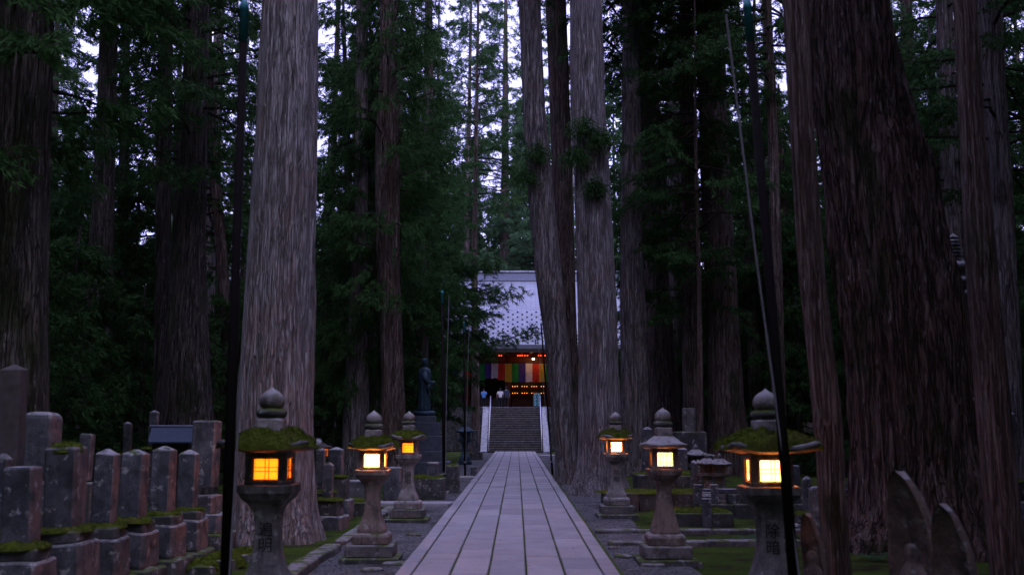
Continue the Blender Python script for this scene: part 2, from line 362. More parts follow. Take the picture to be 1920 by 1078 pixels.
def moss_lump(name, parent, V, F, loc=(0, 0, 0), n=700, L=0.03):
    """a moss cushion: its surface plus fine blades, one mesh"""
    V = np.asarray(V, float); tri = []
    for q in F:
        for i in range(1, len(q)-1): tri.append((q[0], q[i], q[i+1]))
    tri = np.asarray(tri); a, b, c = V[tri[:, 0]], V[tri[:, 1]], V[tri[:, 2]]
    nr = np.cross(b-a, c-a); ar = np.linalg.norm(nr, axis=1) + 1e-12; nr /= ar[:, None]
    k = rng.choice(len(tri), n, p=ar/ar.sum()); u = rng.random((n, 1)); w = rng.random((n, 1)); fl = (u+w) > 1; u = np.where(fl, 1-u, u); w = np.where(fl, 1-w, w)
    P = a[k] + (b[k]-a[k])*u + (c[k]-a[k])*w
    fv, ft = fuzz(P, nr[k], L, L*0.22)
    me = np_mesh(name, np.vstack([V, fv]), np.vstack([tri, ft+len(V)]), M['moss'])
    o = link(bpy.data.objects.new(name, me)); o.parent = parent; o.location = loc; return o
def cushion(name, parent, x, y, z, rx, ry, h, n=350, L=0.025):
    V, Fc = [], []; a, b = 7, 16; ox = random.random()*50
    for i in range(a):
        ph = i/(a-1)*math.pi/2
        for j in range(b):
            t = 2*math.pi*j/b; k = 1 + 0.22*float(vn(ox+math.cos(t)*1.3, math.sin(t)*1.3, ph)); c = math.cos(t); s_ = math.sin(t)
            d = (abs(c)**3+abs(s_)**3)**(1/3)
            V.append((x + rx*c/d*math.cos(ph)**0.6*k, y + ry*s_/d*math.cos(ph)**0.6*k, z + h*math.sin(ph)*(1+0.3*float(vn(ox+c*2, s_*2, 3)))))
    for i in range(a-1):
        for j in range(b): Fc.append((i*b+j, i*b+(j+1) % b, (i+1)*b+(j+1) % b, (i+1)*b+j))
    return moss_lump(name, parent, V, Fc, n=n, L=L)

#=== SETTING
# ------------------------------------------------------------------ ground
def ground_z(x, y):
    far = np.clip((np.abs(x) - 3.2) / 6, 0, 1)
    return (vn(x*0.35, y*0.35, 1.3)*0.10 + vn(x*1.1, y*1.1, 4.2)*0.04) * far - 0.02
xs = np.concatenate([-np.geomspace(600, 12, 40), np.linspace(-11, 11, 90), np.geomspace(12, 600, 40)])
ys = np.concatenate([-np.geomspace(600, 3, 24), np.linspace(0, 45, 130), np.geomspace(46, 900, 60)])
gx, gy = np.meshgrid(xs, ys); gz = ground_z(gx, gy)
V = np.stack([gx, gy, gz], -1).reshape(-1, 3); nx, ny = len(xs), len(ys)
i0 = (np.arange(ny-1)[:, None]*nx + np.arange(nx-1)[None]).ravel()
T = np.vstack([np.stack([i0, i0+1, i0+nx+1], 1), np.stack([i0, i0+nx+1, i0+nx], 1)])
ground = link(bpy.data.objects.new('ground', np_mesh('ground', V, T, M['ground'], smooth=True))); tag(ground, 'mossy dark forest floor beside the stone path', kind='structure')

PX = -0.09                                   # path centre
BW, SW, GAP = 0.23, 0.507, 0.021
HALF = 2.5*SW + 2*GAP + BW + GAP
def gravel_strip(x0, x1, y0, y1):
    b = MB(); n = 60; k = 5; P = []
    for i in range(n+1):
        y = y0 + (y1-y0)*i/n
        P.append([(x0 + (x1-x0)*j/k + (0.12*float(vn(y*0.9, j, x0)) if j in (0, k) else 0), y, 0.012 + 0.012*float(vn(j*1.7, y*2, 7))) for j in range(k+1)])
    b.grid(P, close=False)
    o = b.build('gravel', M['gravel'], smooth=True); tag(o, kind='structure')
    n = 5200; yy = y0 + (y1-y0)*rng.random(n)**1.6; xx = x0 + (x1-x0)*rng.random(n); s = rng.uniform(0.010, 0.026, n)
    base = np.array([(1, 0, 0), (0, 1, 0), (-1, 0, 0), (0, -1, 0), (0, 0, .7)]); tri = np.array([(0, 1, 4), (1, 2, 4), (2, 3, 4), (3, 0, 4)])
    th = rng.random(n)*6.28; c, sn = np.cos(th), np.sin(th)
    B = np.stack([c[:, None]*base[:, 0]-sn[:, None]*base[:, 1]*0.7, sn[:, None]*base[:, 0]+c[:, None]*base[:, 1]*0.7, np.repeat(base[None, :, 2], n, 0)], -1)
    B = B*rng.uniform(0.75, 1.25, B.shape)*s[:, None, None] + np.stack([xx, yy, np.full(n, 0.014)], 1)[:, None]
    o = link(bpy.data.objects.new('gravel_stones', np_mesh('gravel_stones', B.reshape(-1, 3), (tri[None]+5*np.arange(n)[:, None, None]).reshape(-1, 3), M['gravel'])))
    tag(o, 'loose grey gravel strewn along the %s edge of the stone path' % ('left' if x0 < 0 else 'right'), 'gravel', kind='stuff')
gravel_strip(-3.05, PX-HALF+0.02, 12, 82); gravel_strip(PX+HALF-0.02, 2.55, 12, 82)

path = MB().box(PX-HALF+0.01, PX+HALF-0.01, 4, 82.2, -0.1, 0.085).build('path', M['joint']); tag(path, 'straight grey granite slab path leading to the temple stairs', kind='structure')
ZT = 0.125
far = MB()
def slab(x0, x1, y0, y1, individual):
    dz = random.uniform(-0.005, 0.005); g = GAP/2
    if individual:
        b = MB().box(x0+g-(x0+x1)/2, x1-g-(x0+x1)/2, -(y1-y0)/2+0.011, (y1-y0)/2-0.011, -0.07, 0, 0.010, 0.005)
        b.build('slab', M['slab'], path, ((x0+x1)/2, (y0+y1)/2, ZT+dz))
    else: far.box(x0+g, x1-g, y0+0.005, y1-0.005, 0.05, ZT+dz)
x = PX-HALF
for w in [BW] + [SW]*5 + [BW]:
    y = 11.0 - random.random()
    while y < 82.2:
        L = random.uniform(1.2, 2.2) if w == BW else random.uniform(0.9, 1.9)
        y1 = min(y+L, 82.2); slab(x, x+w, y, y1, y < 50); y = y1
    x += w + GAP*0.4
o = far.build('distant_slabs', M['slab'], path); o['kind'] = 'stuff'

n = 2600; yy = 12 + 40*rng.random(n)**1.5; xx = rng.uniform(-3.2, 3.0, n); keep = rng.random(n) < np.where(np.abs(xx-PX) < HALF, .35, 1.0); xx, yy = xx[keep], yy[keep]
P_ = np.stack([xx, yy, np.where(np.abs(xx-PX) < HALF, ZT+.008, .035)], 1); v_, t_ = fuzz(P_, np.stack([rng.normal(0, 1, len(xx)), rng.normal(0, 1, len(xx)), 0*xx], 1), .07, .006)
v_[:, 2] = np.repeat(P_[:, 2], 3) + rng.uniform(0, .006, len(v_)); o = link(bpy.data.objects.new('needle_litter', np_mesh('needle_litter', v_, t_, M['litter']))); tag(o, 'fallen brown cedar needles scattered over path and gravel', 'litter', kind='stuff')
# crossing side paths, kerbs and flat stones
def stone_row(name, label, x0, y0, x1, y1, w, h, z0=0.0, L=(0.6, 1.1), m='kerb', jit=0.015, group=None):
    a, b = Vector((x0, y0, 0)), Vector((x1, y1, 0)); tot = (b-a).length; ang = math.atan2(b.y-a.y, b.x-a.x)
    t = thing(name, label, 'stone kerb' if 'kerb' in name else 'stone path', (x0, y0, z0), group, ang); s = 0.0
    while s < tot-0.1:
        l = min(random.uniform(*L), tot-s)
        MB().box(0.01, l-0.01, -w/2+random.uniform(-.02, .02), w/2, -0.05, h+random.uniform(-.012, .012), 0.02, jit).build('kerb_stone' if 'kerb' in name else 'slab', M[m], t, (s, 0, 0)); s += l
    return t
stone_row('side_path', 'pale stone slab side path joining the main path behind the left lanterns', -6.2, 29.6, PX-HALF-0.03, 28.4, 0.75, 0.09, 0, (1.0, 1.6), 'slab')
stone_row('side_path', 'short pale stone slab side path near the dark statue', -3.6, 42.2, PX-HALF-0.03, 43.0, 0.7, 0.09, 0, (1.0, 1.6), 'slab')
stone_row('side_path', 'pale stone slab strip at the foot of the stairs on the right', PX+HALF+0.03, 74, 4.2, 74, 1.2, 0.09, 0, (1.0, 1.6), 'slab')
stone_row('stone_kerb', 'row of low kerb stones in the moss, farther of two on the right', PX+HALF+0.05, 21.3, 7.5, 21.6, 0.30, 0.08)
stone_row('stone_kerb', 'row of low kerb stones in the moss, nearer of two on the right', PX+HALF+0.12, 19.2, 6.6, 19.5, 0.30, 0.08)
stone_row('stone_kerb', 'row of low kerb stones beside the nearest lantern on the left', -3.12, 12.0, -3.1, 18.4, 0.28, 0.14)
stone_row('stone_kerb', 'row of kerb stones edging the gravel behind the left lanterns', -3.15, 19.5, -3.2, 27.8, 0.22, 0.07)
stone_row('stone_kerb', 'row of kerb stones edging the gravel near the statue', -3.2, 44, -3.2, 70, 0.22, 0.08)
for k, (px, py, s, lab) in enumerate([(1215, 1024, .22, 'small flat stone just below the right kerb stones'), (1170, 1046, .42, 'broad flat stone in the right gravel beside the path'), (1225, 1062, .5, 'largest flat stone in the right gravel below the bell roofed lantern'), (1150, 1030, .2, 'small flat stone touching the right path edge'), (745, 1060, .45, 'flat stone in the left gravel in front of the second left lantern'), (700, 1072, .4, 'flat stone at the bottom of the left gravel'), (775, 1005, .3, 'flat stone in the left gravel right of the second left lantern'), (1310, 1062, .12, 'tiny stone lying on the moss right of the bell roofed lantern')]):
    p = G(px, py); b = MB(); n = 9; rr = [s*0.5*random.uniform(.7, 1.15) for _ in range(n)]
    P = [[(math.cos(2*math.pi*j/n)*rr[j]*q, math.sin(2*math.pi*j/n)*rr[j]*q*0.8, z) for j in range(n)] for q, z in ((1, -0.03), (1, 0.03), (0.8, 0.05))]
    b.grid(P); o = b.build('flat_stone', M['kerb'], None, (p.x, p.y, 0.01)); tag(o, lab, 'stone', 'flat stones in the gravel')

#=== TREES
# ------------------------------------------------------------------ trunks
def trunk_mesh(name, pts, rad, m, seg=72, step=0.22, bump=0.05, flare=0.25, roots=6, top_step=0.8, seed=0):
    """pts: axis points from the base upward, rad: radius at each"""
    pts = np.array(pts, float); rad = np.array(rad, float); z = pts[:, 2]
    zz = [z[0]-0.3]
    while zz[-1] < z[-1]: zz.append(zz[-1] + (step if zz[-1]-z[0] < 14 else top_step))
    zz = np.array(zz); ax = np.interp(zz, z, pts[:, 0]); ay = np.interp(zz, z, pts[:, 1]); rr = np.interp(zz, z, rad)
    th = np.linspace(0, 2*np.pi, seg, endpoint=False); TH, ZZ = np.meshgrid(th, zz); RR = rr[:, None]
    s = seed*17.3; hgt = ZZ - z[0]
    cx, sy = np.cos(TH), np.sin(TH)
    fl = np.exp(-np.maximum(hgt, 0)/0.55)*flare*(1 + 0.55*np.cos(TH*roots + s + 1.2*vn(cx*1.2+s, sy*1.2, 2)) + 0.4*vn(cx*2+s, sy*2, 5))
    lob = 0.05*vn(cx*1.4+s, sy*1.4, ZZ*0.12) + 0.03*vn(cx*3+s, sy*3, ZZ*0.3)
    k = RR*9
    rid = np.abs(vn(cx*k+s, sy*k, ZZ*0.45))*1.0 + 0.6*np.abs(vn(cx*k*2.1+s, sy*k*2.1, ZZ*0.9+9))
    rad2 = RR*(1 + lob) + fl*np.minimum(RR*1.0, 0.55) + bump*(rid-0.35)*np.minimum(RR, 0.8)
    X = ax[:, None] + rad2*cx; Y = ay[:, None] + rad2*sy
    V = np.stack([X, Y, ZZ], -1).reshape(-1, 3); n = len(zz)
    i, j = np.meshgrid(np.arange(n-1), np.arange(seg), indexing='ij'); a = (i*seg+j).ravel(); b = (i*seg+(j+1) % seg).ravel()
    T = np.vstack([np.stack([a, b, b+seg], 1), np.stack([a, b+seg, a+seg], 1)])
    return np_mesh(name, V, T, m, smooth=True)

def make_crown(name, z0, z1, r0, r1, n_limb, seed, tuft=0.26, per=14, blades=20, dead=0.0, leafm='leaf', rtop=0.5):
    """branches with hanging cedar sprays, one mesh: 0 leaves, 1 wood"""
    g = np.random.default_rng(seed); wood = MB(); P, D = [], []
    for i in range(n_limb):
        f = (i + g.random())/n_limb; z = z0 + (z1-z0)*f**1.05
        prof = min(1.0, f/0.22+0.45)*(1-f)**0.75 + rtop*0.2
        L = (r0 + (r1-r0)*g.random())*prof; az = g.random()*6.283; up = g.uniform(-0.25, 0.35) + 0.35*f
        n = 7; pts = []
        for q in range(n+1):
            t = q/n; pts.append(np.array([math.cos(az)*L*t, math.sin(az)*L*t, z + L*(up*t - 0.45*t*(1-up)*t + 0.28*t**3)]))
            az += g.uniform(-.12, .12)
        wood.tube([Vector(p) for p in pts], [max(0.012, 0.028*L**0.6*(1-0.85*q/n)) for q in range(n+1)], 5)
        if g.random() < dead: continue
        m = max(5, int(per*L/3))
        for q in range(m):
            t = 0.22 + 0.78*(q+g.random())/m; k = min(int(t*n), n-1); p = pts[k] + (pts[k+1]-pts[k])*(t*n-k)
            sgn = 1 if q % 2 else -1; a2 = az + sgn*g.uniform(0.35, 1.15); ls = (0.34*L*(1.15-t) + 0.35)*g.uniform(.6, 1.1)
            d0 = np.array([math.cos(a2), math.sin(a2), g.uniform(-.25, .25)])
            for c in range(4):
                u = (c+g.random())/4; P.append(p + d0*ls*u + np.array([0, 0, -0.32*ls*u*u]) + g.normal(0, .06, 3))
                d = d0 + np.array([0, 0, -0.75*u]) + g.normal(0, .22, 3); D.append(d/np.linalg.norm(d))
    P, D = np.array(P), np.array(D); n = len(P)*blades
    PP = np.repeat(P, blades, 0); DD = np.repeat(D, blades, 0)
    PP = PP + DD*g.random((n, 1))*tuft*1.1 + g.normal(0, .035, (n, 3))
    d = DD*1.0 + g.normal(0, 0.55, (n, 3)); d[:, 2] -= 0.2; d /= np.linalg.norm(d, axis=1)[:, None]
    sd = np.cross(d, g.normal(0, 1, (n, 3))); sd /= np.linalg.norm(sd, axis=1)[:, None]
    L = tuft*g.uniform(0.35, 1.0, (n, 1)); w = L*g.uniform(0.07, 0.12, (n, 1))
    mid = PP + d*L*0.4; tip = PP + d*L; tip[:, 2] -= 0.10*L[:, 0]
    V = np.stack([PP, mid+sd*w, tip, mid-sd*w], 1).reshape(-1, 3); b = 4*np.arange(n)[:, None]
    T = np.concatenate([b+np.array([[0, 1, 2]]), b+np.array([[0, 2, 3]])], 0)
    wv = np.array(wood.v); wt = []
    for q in wood.f:
        for i in range(1, len(q)-1): wt.append((q[0], q[i], q[i+1]))
    wt = np.array(wt)
    return np_mesh(name, np.vstack([V, wv]), np.vstack([T, wt+len(V)]), [M[leafm], M['twig']], np.concatenate([np.zeros(len(T)), np.ones(len(wt))]))
CROWN = {
 'hi0': make_crown('crown', 17, 38, 3.2, 5.0, 84, 1), 'hi1': make_crown('crown', 19, 40, 3.0, 4.6, 80, 2),
 'mid0': make_crown('crown', 9, 33, 2.6, 4.4, 92, 3, dead=.12), 'mid1': make_crown('crown', 7, 30, 2.4, 4.2, 96, 4, dead=.15),
 'low0': make_crown('crown', 3.0, 20, 2.4, 4.0, 95, 5, per=16), 'low1': make_crown('crown', 2.0, 15, 2.0, 3.4, 80, 6, per=18),
 'shrub': make_crown('crown', 0.5, 6.5, 1.4, 2.4, 52, 7, tuft=0.24, per=19, rtop=.3),
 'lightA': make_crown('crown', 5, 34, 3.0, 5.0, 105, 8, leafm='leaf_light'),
}
def sprig(parent, p, s=0.5, seed=0, n=130, leafm='leaf'):
    g = np.random.default_rng(seed+100); P = g.normal(0, s*0.42, (n*6, 3)); P[:, 1] *= 0.6; P[:, 2] = P[:, 2]*0.75 - np.abs(P[:, 0])*.35
    d = P/np.linalg.norm(P, axis=1)[:, None]; v, t = fuzz(P, d*.5, 0.20, 0.016, 0.5)
    o = put('sprig', np_mesh('sprig', v, t, M[leafm]), parent, p); o['kind'] = 'stuff'; return o

def tree(label, Y, prof, m, crown=None, top=34, seed=0, seg=72, group=None, cat='tree', name='cedar_tree', flare=0.12, bump=0.07, step=0.22, cxy=1.0):
    pts, rad = [], []
    for (py, xl, xr) in prof:
        c = A((xl+xr)/2, py, Y); pts.append(c); rad.append((xr-xl)/2/F*(Y+0.3))
    pts.sort(key=lambda p: p.z); rad = [r for _, r in sorted(zip([A((q[1]+q[2])/2, q[0], Y).z for q in prof], rad))]
    z0 = pts[0].z
    if z0 > 0.02:                       # carry the trunk down to the soil
        d = (pts[1]-pts[0]) if len(pts) > 1 else Vector((0, 0, 1)); pts.insert(0, pts[0] - d*(z0/d.z)); rad.insert(0, rad[0]*1.04)
    d = (pts[-1]-pts[-2]); d = d/d.z; r = rad[-1]
    for z in (pts[-1].z+5, pts[-1].z+11, max(top, pts[-1].z+16)):
        pts.append(pts[-1] + (d*0.6+Vector((0, 0, 0.4)))*(z-pts[-1].z)); r *= 0.74; rad.append(r)
    b = pts[0].copy(); b.z = 0
    t = thing(name, label, cat, b, group)
    put('trunk', trunk_mesh('trunk', [p-b for p in pts], rad, M[m], seg, step, bump, flare, 5+seed % 3, seed=seed), t)
    if crown:
        zc = {'hi0': 24, 'hi1': 26, 'mid0': 16, 'mid1': 14}.get(crown, 8)
        cx = np.interp(zc, [p.z for p in pts], [p.x for p in pts]) - b.x
        put('crown', CROWN[crown], t, (cx + (2.4*(1 if b.x > 0 else -1) if abs(b.x) < 6 and crown[:2] == 'hi' else 0), 0, 0), random.random()*6.28, (cxy, cxy, top/36 if crown[:2] == 'hi' else 1))
    return t
T1 = tree('huge grey barked cedar trunk right behind the nearest left lantern', 20.2, [(0, 492, 596), (300, 480, 593), (600, 461, 587), (800, 446, 584), (950, 436, 588), (1015, 430, 594)], 'bark_pale', 'hi0', 38, 1, 128, bump=.09, flare=.22)
tree('wide dark cedar trunk at the far left edge above the gravestones', 19, [(0, -8, 100), (300, -15, 90), (600, -25, 86), (850, -35, 86)], 'bark_olive', 'mid1', 38, 2, 96)  # forest shade put into the bark colour, here and the next three
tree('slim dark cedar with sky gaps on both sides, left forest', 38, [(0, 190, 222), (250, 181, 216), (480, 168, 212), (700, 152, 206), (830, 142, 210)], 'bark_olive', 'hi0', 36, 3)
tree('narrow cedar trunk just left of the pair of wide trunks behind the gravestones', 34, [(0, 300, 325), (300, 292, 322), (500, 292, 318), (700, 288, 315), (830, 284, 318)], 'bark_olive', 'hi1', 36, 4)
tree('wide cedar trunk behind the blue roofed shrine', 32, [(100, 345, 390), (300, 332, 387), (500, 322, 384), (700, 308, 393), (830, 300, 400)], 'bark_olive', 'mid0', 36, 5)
tree('thin leaning cedar trunk hidden partly by the left banner pole', 40, [(250, 386, 406), (450, 403, 424), (800, 425, 448)], 'bark_red', 'mid0', 34, 6)
tree('cedar trunk with foliage halfway up behind the second left lantern', 42, [(0, 668, 692), (180, 666, 690), (400, 665, 690), (600, 655, 688), (760, 645, 690), (870, 640, 690)], 'bark_grey', 'low0', 36, 7, cxy=.5)
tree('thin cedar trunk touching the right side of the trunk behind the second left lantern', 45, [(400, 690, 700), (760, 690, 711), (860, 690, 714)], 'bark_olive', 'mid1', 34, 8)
tree('broad cedar trunk left of the bronze statue', 40, [(0, 712, 745), (130, 712, 745), (300, 702, 748), (500, 706, 750), (700, 716, 756), (880, 708, 764)], 'bark_red', 'mid1', 38, 9, cxy=.7)
tree('slim brown cedar trunk directly behind the bronze statue, left one', 62, [(300, 770, 782), (500, 772, 786), (700, 775, 794), (850, 772, 798)], 'bark_red', 'mid0', 34, 10)
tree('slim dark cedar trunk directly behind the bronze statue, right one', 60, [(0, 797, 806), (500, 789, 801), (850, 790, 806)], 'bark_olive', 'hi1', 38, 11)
TI = tree('tall cedar leaning left beside the temple stairs', 39, [(0, 972, 1014), (200, 980, 1022), (400, 992, 1042), (512, 1003, 1053), (650, 1022, 1068), (800, 1037, 1078), (870, 1042, 1084), (900, 1042, 1086)], 'bark_grey', 'hi0', 40, 12, 96)
TJ = tree('straight thick grey cedar at the right edge of the path', 33, [(0, 1068, 1130), (200, 1070, 1134), (400, 1078, 1146), (600, 1083, 1155), (800, 1088, 1160), (880, 1086, 1164), (925, 1082, 1168)], 'bark_pale', 'hi1', 40, 13, 112, bump=.11, flare=.45)
tree('cedar trunk showing between the leaning cedar and the thick grey cedar', 46, [(0, 1022, 1062), (300, 1035, 1072), (600, 1048, 1080), (870, 1058, 1090)], 'bark_red', 'hi0', 38, 14)
tree('cedar trunk behind the farthest right lantern', 46, [(0, 1168, 1198), (200, 1166, 1200), (500, 1164, 1206), (700, 1165, 1214), (860, 1162, 1220)], 'bark_grey', 'hi1', 38, 15)
tree('dark cedar leaning left behind the smooth roofed right lantern', 50, [(0, 1190, 1222), (200, 1196, 1236), (400, 1202, 1246), (600, 1212, 1258), (800, 1222, 1275), (850, 1220, 1278)], 'bark_red', 'hi0', 38, 16)
tree('straight reddish cedar trunk above the pair of small unlit lanterns', 47, [(0, 1306, 1358), (100, 1308, 1360), (300, 1313, 1366), (500, 1322, 1378), (700, 1328, 1390), (800, 1330, 1396), (880, 1326, 1400)], 'bark_red', 'hi1', 40, 17, 96)
tree('very thin pale trunk beside the straight reddish cedar', 44, [(0, 1300, 1304), (300, 1302, 1308), (500, 1306, 1314), (700, 1308, 1318), (880, 1308, 1318)], 'bark_mottled', 'mid0', 24, 18, 32)
tree('slender mottled trunk beside the nearest right lantern and pole', 13.9, [(0, 1468, 1512), (250, 1482, 1526), (500, 1498, 1545), (800, 1528, 1578), (1000, 1542, 1588), (1110, 1548, 1598)], 'bark_mottled', 'hi1', 30, 19, 64, flare=.05)
tree('gigantic leaning cedar trunk at the right with deep furrowed bark', 18.8, [(0, 1512, 1658), (150, 1522, 1684), (300, 1540, 1730), (450, 1560, 1766), (600, 1581, 1802), (800, 1608, 1838), (950, 1616, 1860), (1030, 1612, 1876)], 'bark_furrow', 'hi0', 42, 20, 200, bump=.17, flare=.55)
tree('slender mottled trunk near the right edge of the view', 13, [(0, 1788, 1830), (250, 1800, 1845), (500, 1814, 1868), (750, 1832, 1890), (1078, 1862, 1922), (1130, 1864, 1926)], 'bark_mottled', 'hi0', 30, 21, 64, flare=.05)
tree('grey cedar trunk behind the right edge slender trunk', 30, [(0, 1832, 1878), (150, 1842, 1884), (400, 1862, 1900), (650, 1870, 1912), (880, 1872, 1918)], 'bark_grey', 'mid0', 36, 22)
tree('grey cedar trunk behind the tiered stone pagoda', 40, [(0, 1755, 1785), (200, 1760, 1792), (470, 1770, 1806), (870, 1775, 1815)], 'bark_grey', 'mid0', 36, 23)
for k, (dx, z, s) in enumerate([(-.45, 11.3, .6), (.15, 10.9, .5), (-.7, 10.4, .5), (-.1, 9.4, .45)]): sprig(TJ, (dx, -0.75, z), s, k)
for k, (dx, z, s) in enumerate([(-.1, 12.1, .6), (-.5, 11.2, .5)]): sprig(TI, (dx-1.0, -0.6, z), s, k+9)

# background cedars, one shared set of trunks
TRUNK = [trunk_mesh('trunk', [(0, 0, 0), (random.uniform(-.4, .4), 0, 14), (random.uniform(-.6, .6), 0, 37)], [r, r*0.72, 0.06], M[m], 40, 0.5, seed=30+i) for i, (r, m) in enumerate([(.42, 'bark_grey'), (.5, 'bark_red'), (.36, 'bark_olive'), (.30, 'bark_red')])]
THIN = trunk_mesh('trunk', [(0, 0, 0), (0.1, 0, 8), (0, 0, 19)], [.16, .11, .03], M['bark_olive'], 20, 0.5, seed=40)
def back_tree(x, y, crown, label, group, tk=None, sc=1.0, lean=0.0):
    t = thing('cedar_tree', label, 'tree', (x, y, float(ground_z(x, y))), group, random.random()*6.28); t.scale = (sc,)*3; t.rotation_euler.y = lean
    put('trunk', THIN if crown in ('low1', 'shrub') else TRUNK[tk if tk is not None else random.randrange(4)], t, (0, 0, 0), 0, (1, 1, 0.36) if crown == 'shrub' else (1, 1, .78) if crown == 'low1' else (1, 1, .58) if crown == 'low0' else None)
    put('crown', CROWN[crown], t, (0, 0, 0), random.random()*6.28)
    return t
LB = 'dark cedar standing back in the dense forest'; GB = 'cedars of the background forest'
placed = []
def ok(x, y, d):
    if abs(x) < 6.5 and y < 84: return False
    if abs(x) < 24 and 80 < y < 122: return False
    return all((x-a)**2 + (y-b)**2 > d*d for a, b in placed)
def scatter(n, yr, side, crowns, d, label=LB, group=GB, xmin=7, sc=(0.85, 1.15)):
    c = 0
    for _ in range(n*40):
        if c >= n: break
        y = random.uniform(*yr); lim = 0.50*y + 8; x = random.uniform(xmin, lim)*side
        if not ok(x, y, d): continue
        placed.append((x, y)); back_tree(x, y, random.choice(crowns), label, group, sc=random.uniform(*sc)); c += 1
LBS = {-1: ('dark cedar standing back in the dense forest left of the path', 'cedars of the left background forest'), 1: ('dark cedar standing back in the dense forest right of the path', 'cedars of the right background forest')}
YBS = {-1: ('young bushy cedar filling the gaps of the left forest', 'young cedars in the left forest'), 1: ('young bushy cedar filling the gaps of the right forest', 'young cedars in the right forest')}
for s in (-1, 1):
    scatter(16 if s > 0 else 9, (42, 80), s, ['mid0', 'mid1', 'hi0', 'mid1'], 4.5, *LBS[s])
    scatter(15, (44, 82), s, ['low0', 'low1', 'low0'], 3.5, *YBS[s], xmin=8)
    scatter(9 if s > 0 else 5, (82, 118), s, ['mid0', 'mid1'], 5, *LBS[s], xmin=25)
UG = 'bushy cedars left of the temple'
for (px, Y, cr, sc, UL) in [(742, 53, 'low0', 1.05, 'bushy dark cedar behind the broad trunk left of the statue'), (775, 62, 'low0', 1.0, 'bushy dark green cedar right behind the bronze statue'), (800, 74, 'mid1', 1.0, 'tall leafy cedar rising above the statue towards the sky gap'),
                        (705, 62, 'low0', 1.2, 'bushy cedar filling the gap left of the broad trunk'), (640, 50, 'low0', 1.05, 'bushy cedar wrapped round the trunk behind the second left lantern'), (618, 62, 'mid1', 1.0, 'leafy cedar just right of the huge left trunk'), (690, 74, 'low0', 1.3, 'large bushy cedar deep behind the second left lantern'), (815, 80, 'mid0', .95, 'leafy cedar closest to the left of the temple roof')]:
    p = A(px, 797, Y); back_tree(p.x, Y, cr, UL, UG, sc=sc); placed.append((p.x, Y))
UG = 'bushy cedars right of the temple'
for (px, Y, cr, sc, UL) in [(1262, 58, 'low0', 1.1, 'bushy dark cedar left of the straight reddish trunk'), (1290, 66, 'low0', .9, 'taller leafy cedar behind the very thin pale trunk'), (1425, 54, 'low0', 1.15, 'bushy dark cedar behind the leaning right pole'), (1470, 62, 'mid1', 1.0, 'leafy cedar behind the slender mottled trunk'), (1410, 70, 'mid0', 1.0, 'leafy cedar just right of the straight reddish trunk'), (1240, 78, 'low0', 1.2, 'bushy cedar deep behind the bell roofed lantern'), (1735, 52, 'mid1', 1.1, 'leafy cedar just right of the gigantic leaning trunk'), (1700, 70, 'mid0', 1.2, 'leafy cedar hidden mostly behind the gigantic leaning trunk'), (1890, 62, 'mid0', 1.1, 'leafy cedar at the right edge of the view'), (1810, 85, 'mid1', 1.25, 'far leafy cedar above the tiered stone pagoda')]:
    p = A(px, 797, Y); back_tree(p.x, Y, cr, UL, UG, sc=sc)
UG = 'low bushes behind the graves'
for (px, Y, cr, sc, UL) in [(60, 30, 'shrub', 1.1, 'low bush behind the dome shouldered gravestone'), (130, 34, 'shrub', 1.25, 'low bush behind the moss capped gravestone'), (240, 42, 'low1', .8, 'small bushy cedar behind the second pointed gravestone'), (190, 46, 'low1', .9, 'small bushy cedar behind the slim dark cedar'), (100, 50, 'low1', 1.0, 'small bushy cedar under the left sky gaps'), (30, 44, 'low1', .9, 'small bushy cedar behind the far left wide trunk'), (260, 36, 'shrub', 1.0, 'low bush left of the blue roofed shrine'), (420, 40, 'shrub', 1.1, 'low bush behind the left banner pole'), (605, 44, 'shrub', 1.0, 'low bush beside the huge left trunk base'), (1592, 46, 'shrub', 1.1, 'low bush between the slender mottled trunk and the gigantic right trunk'), (1500, 50, 'shrub', 1.2, 'low bush behind the nearest right lantern'), (1880, 40, 'low1', .9, 'bushy cedar at the right edge behind the slender trunk')]:
    p = A(px, 797, Y); back_tree(p.x, Y, cr, UL, UG, sc=sc)

# the cedar whose boughs hang across the temple roof
p = A(796, 797, 66)
t = back_tree(p.x, 66, 'low0', 'cedar with boughs hanging across the left of the temple roof', None, 2, 1.15)
t.rotation_euler = (0, 0, 0); t.scale = (1, 1, 1)
def bough(t, a, b, Y, n, seed):
    g = np.random.default_rng(seed); a, b = A(*a, Y), A(*b, Y); w = MB(); pts = [a.lerp(b, k/8) + Vector((0, g.normal(0, .05), -0.25*math.sin(k/8*3.1))) for k in range(9)]
    w.tube(pts, [0.05*(1-k/9)+0.008 for k in range(9)], 5); P, D = [], []
    for _ in range(n):
        k = g.uniform(2, 8)**1; i = min(int(k), 7); q = np.array(pts[i].lerp(pts[i+1], k-i)) + g.normal(0, 0.22, 3)*np.array([1, 1, 1.1]); P.append(q); d = np.array([0.6, 0, -0.25])+g.normal(0, .4, 3); D.append(d/np.linalg.norm(d))
    P = np.repeat(np.array(P), 22, 0); D = np.repeat(np.array(D), 22, 0); P = P + D*g.random((len(P), 1))*0.35
    v, tr = fuzz(P, D, 0.34, 0.018, 0.25)
    wt = [(q[0], q[i], q[i+1]) for q in w.f for i in range(1, len(q)-1)]
    me = np_mesh('bough', np.vstack([v, np.array(w.v)]), np.vstack([tr, np.array(wt)+len(v)]), [M['leaf'], M['twig']], np.concatenate([np.zeros(len(tr)), np.ones(len(wt))]))
    put('bough', me, t, -Vector(t.location))
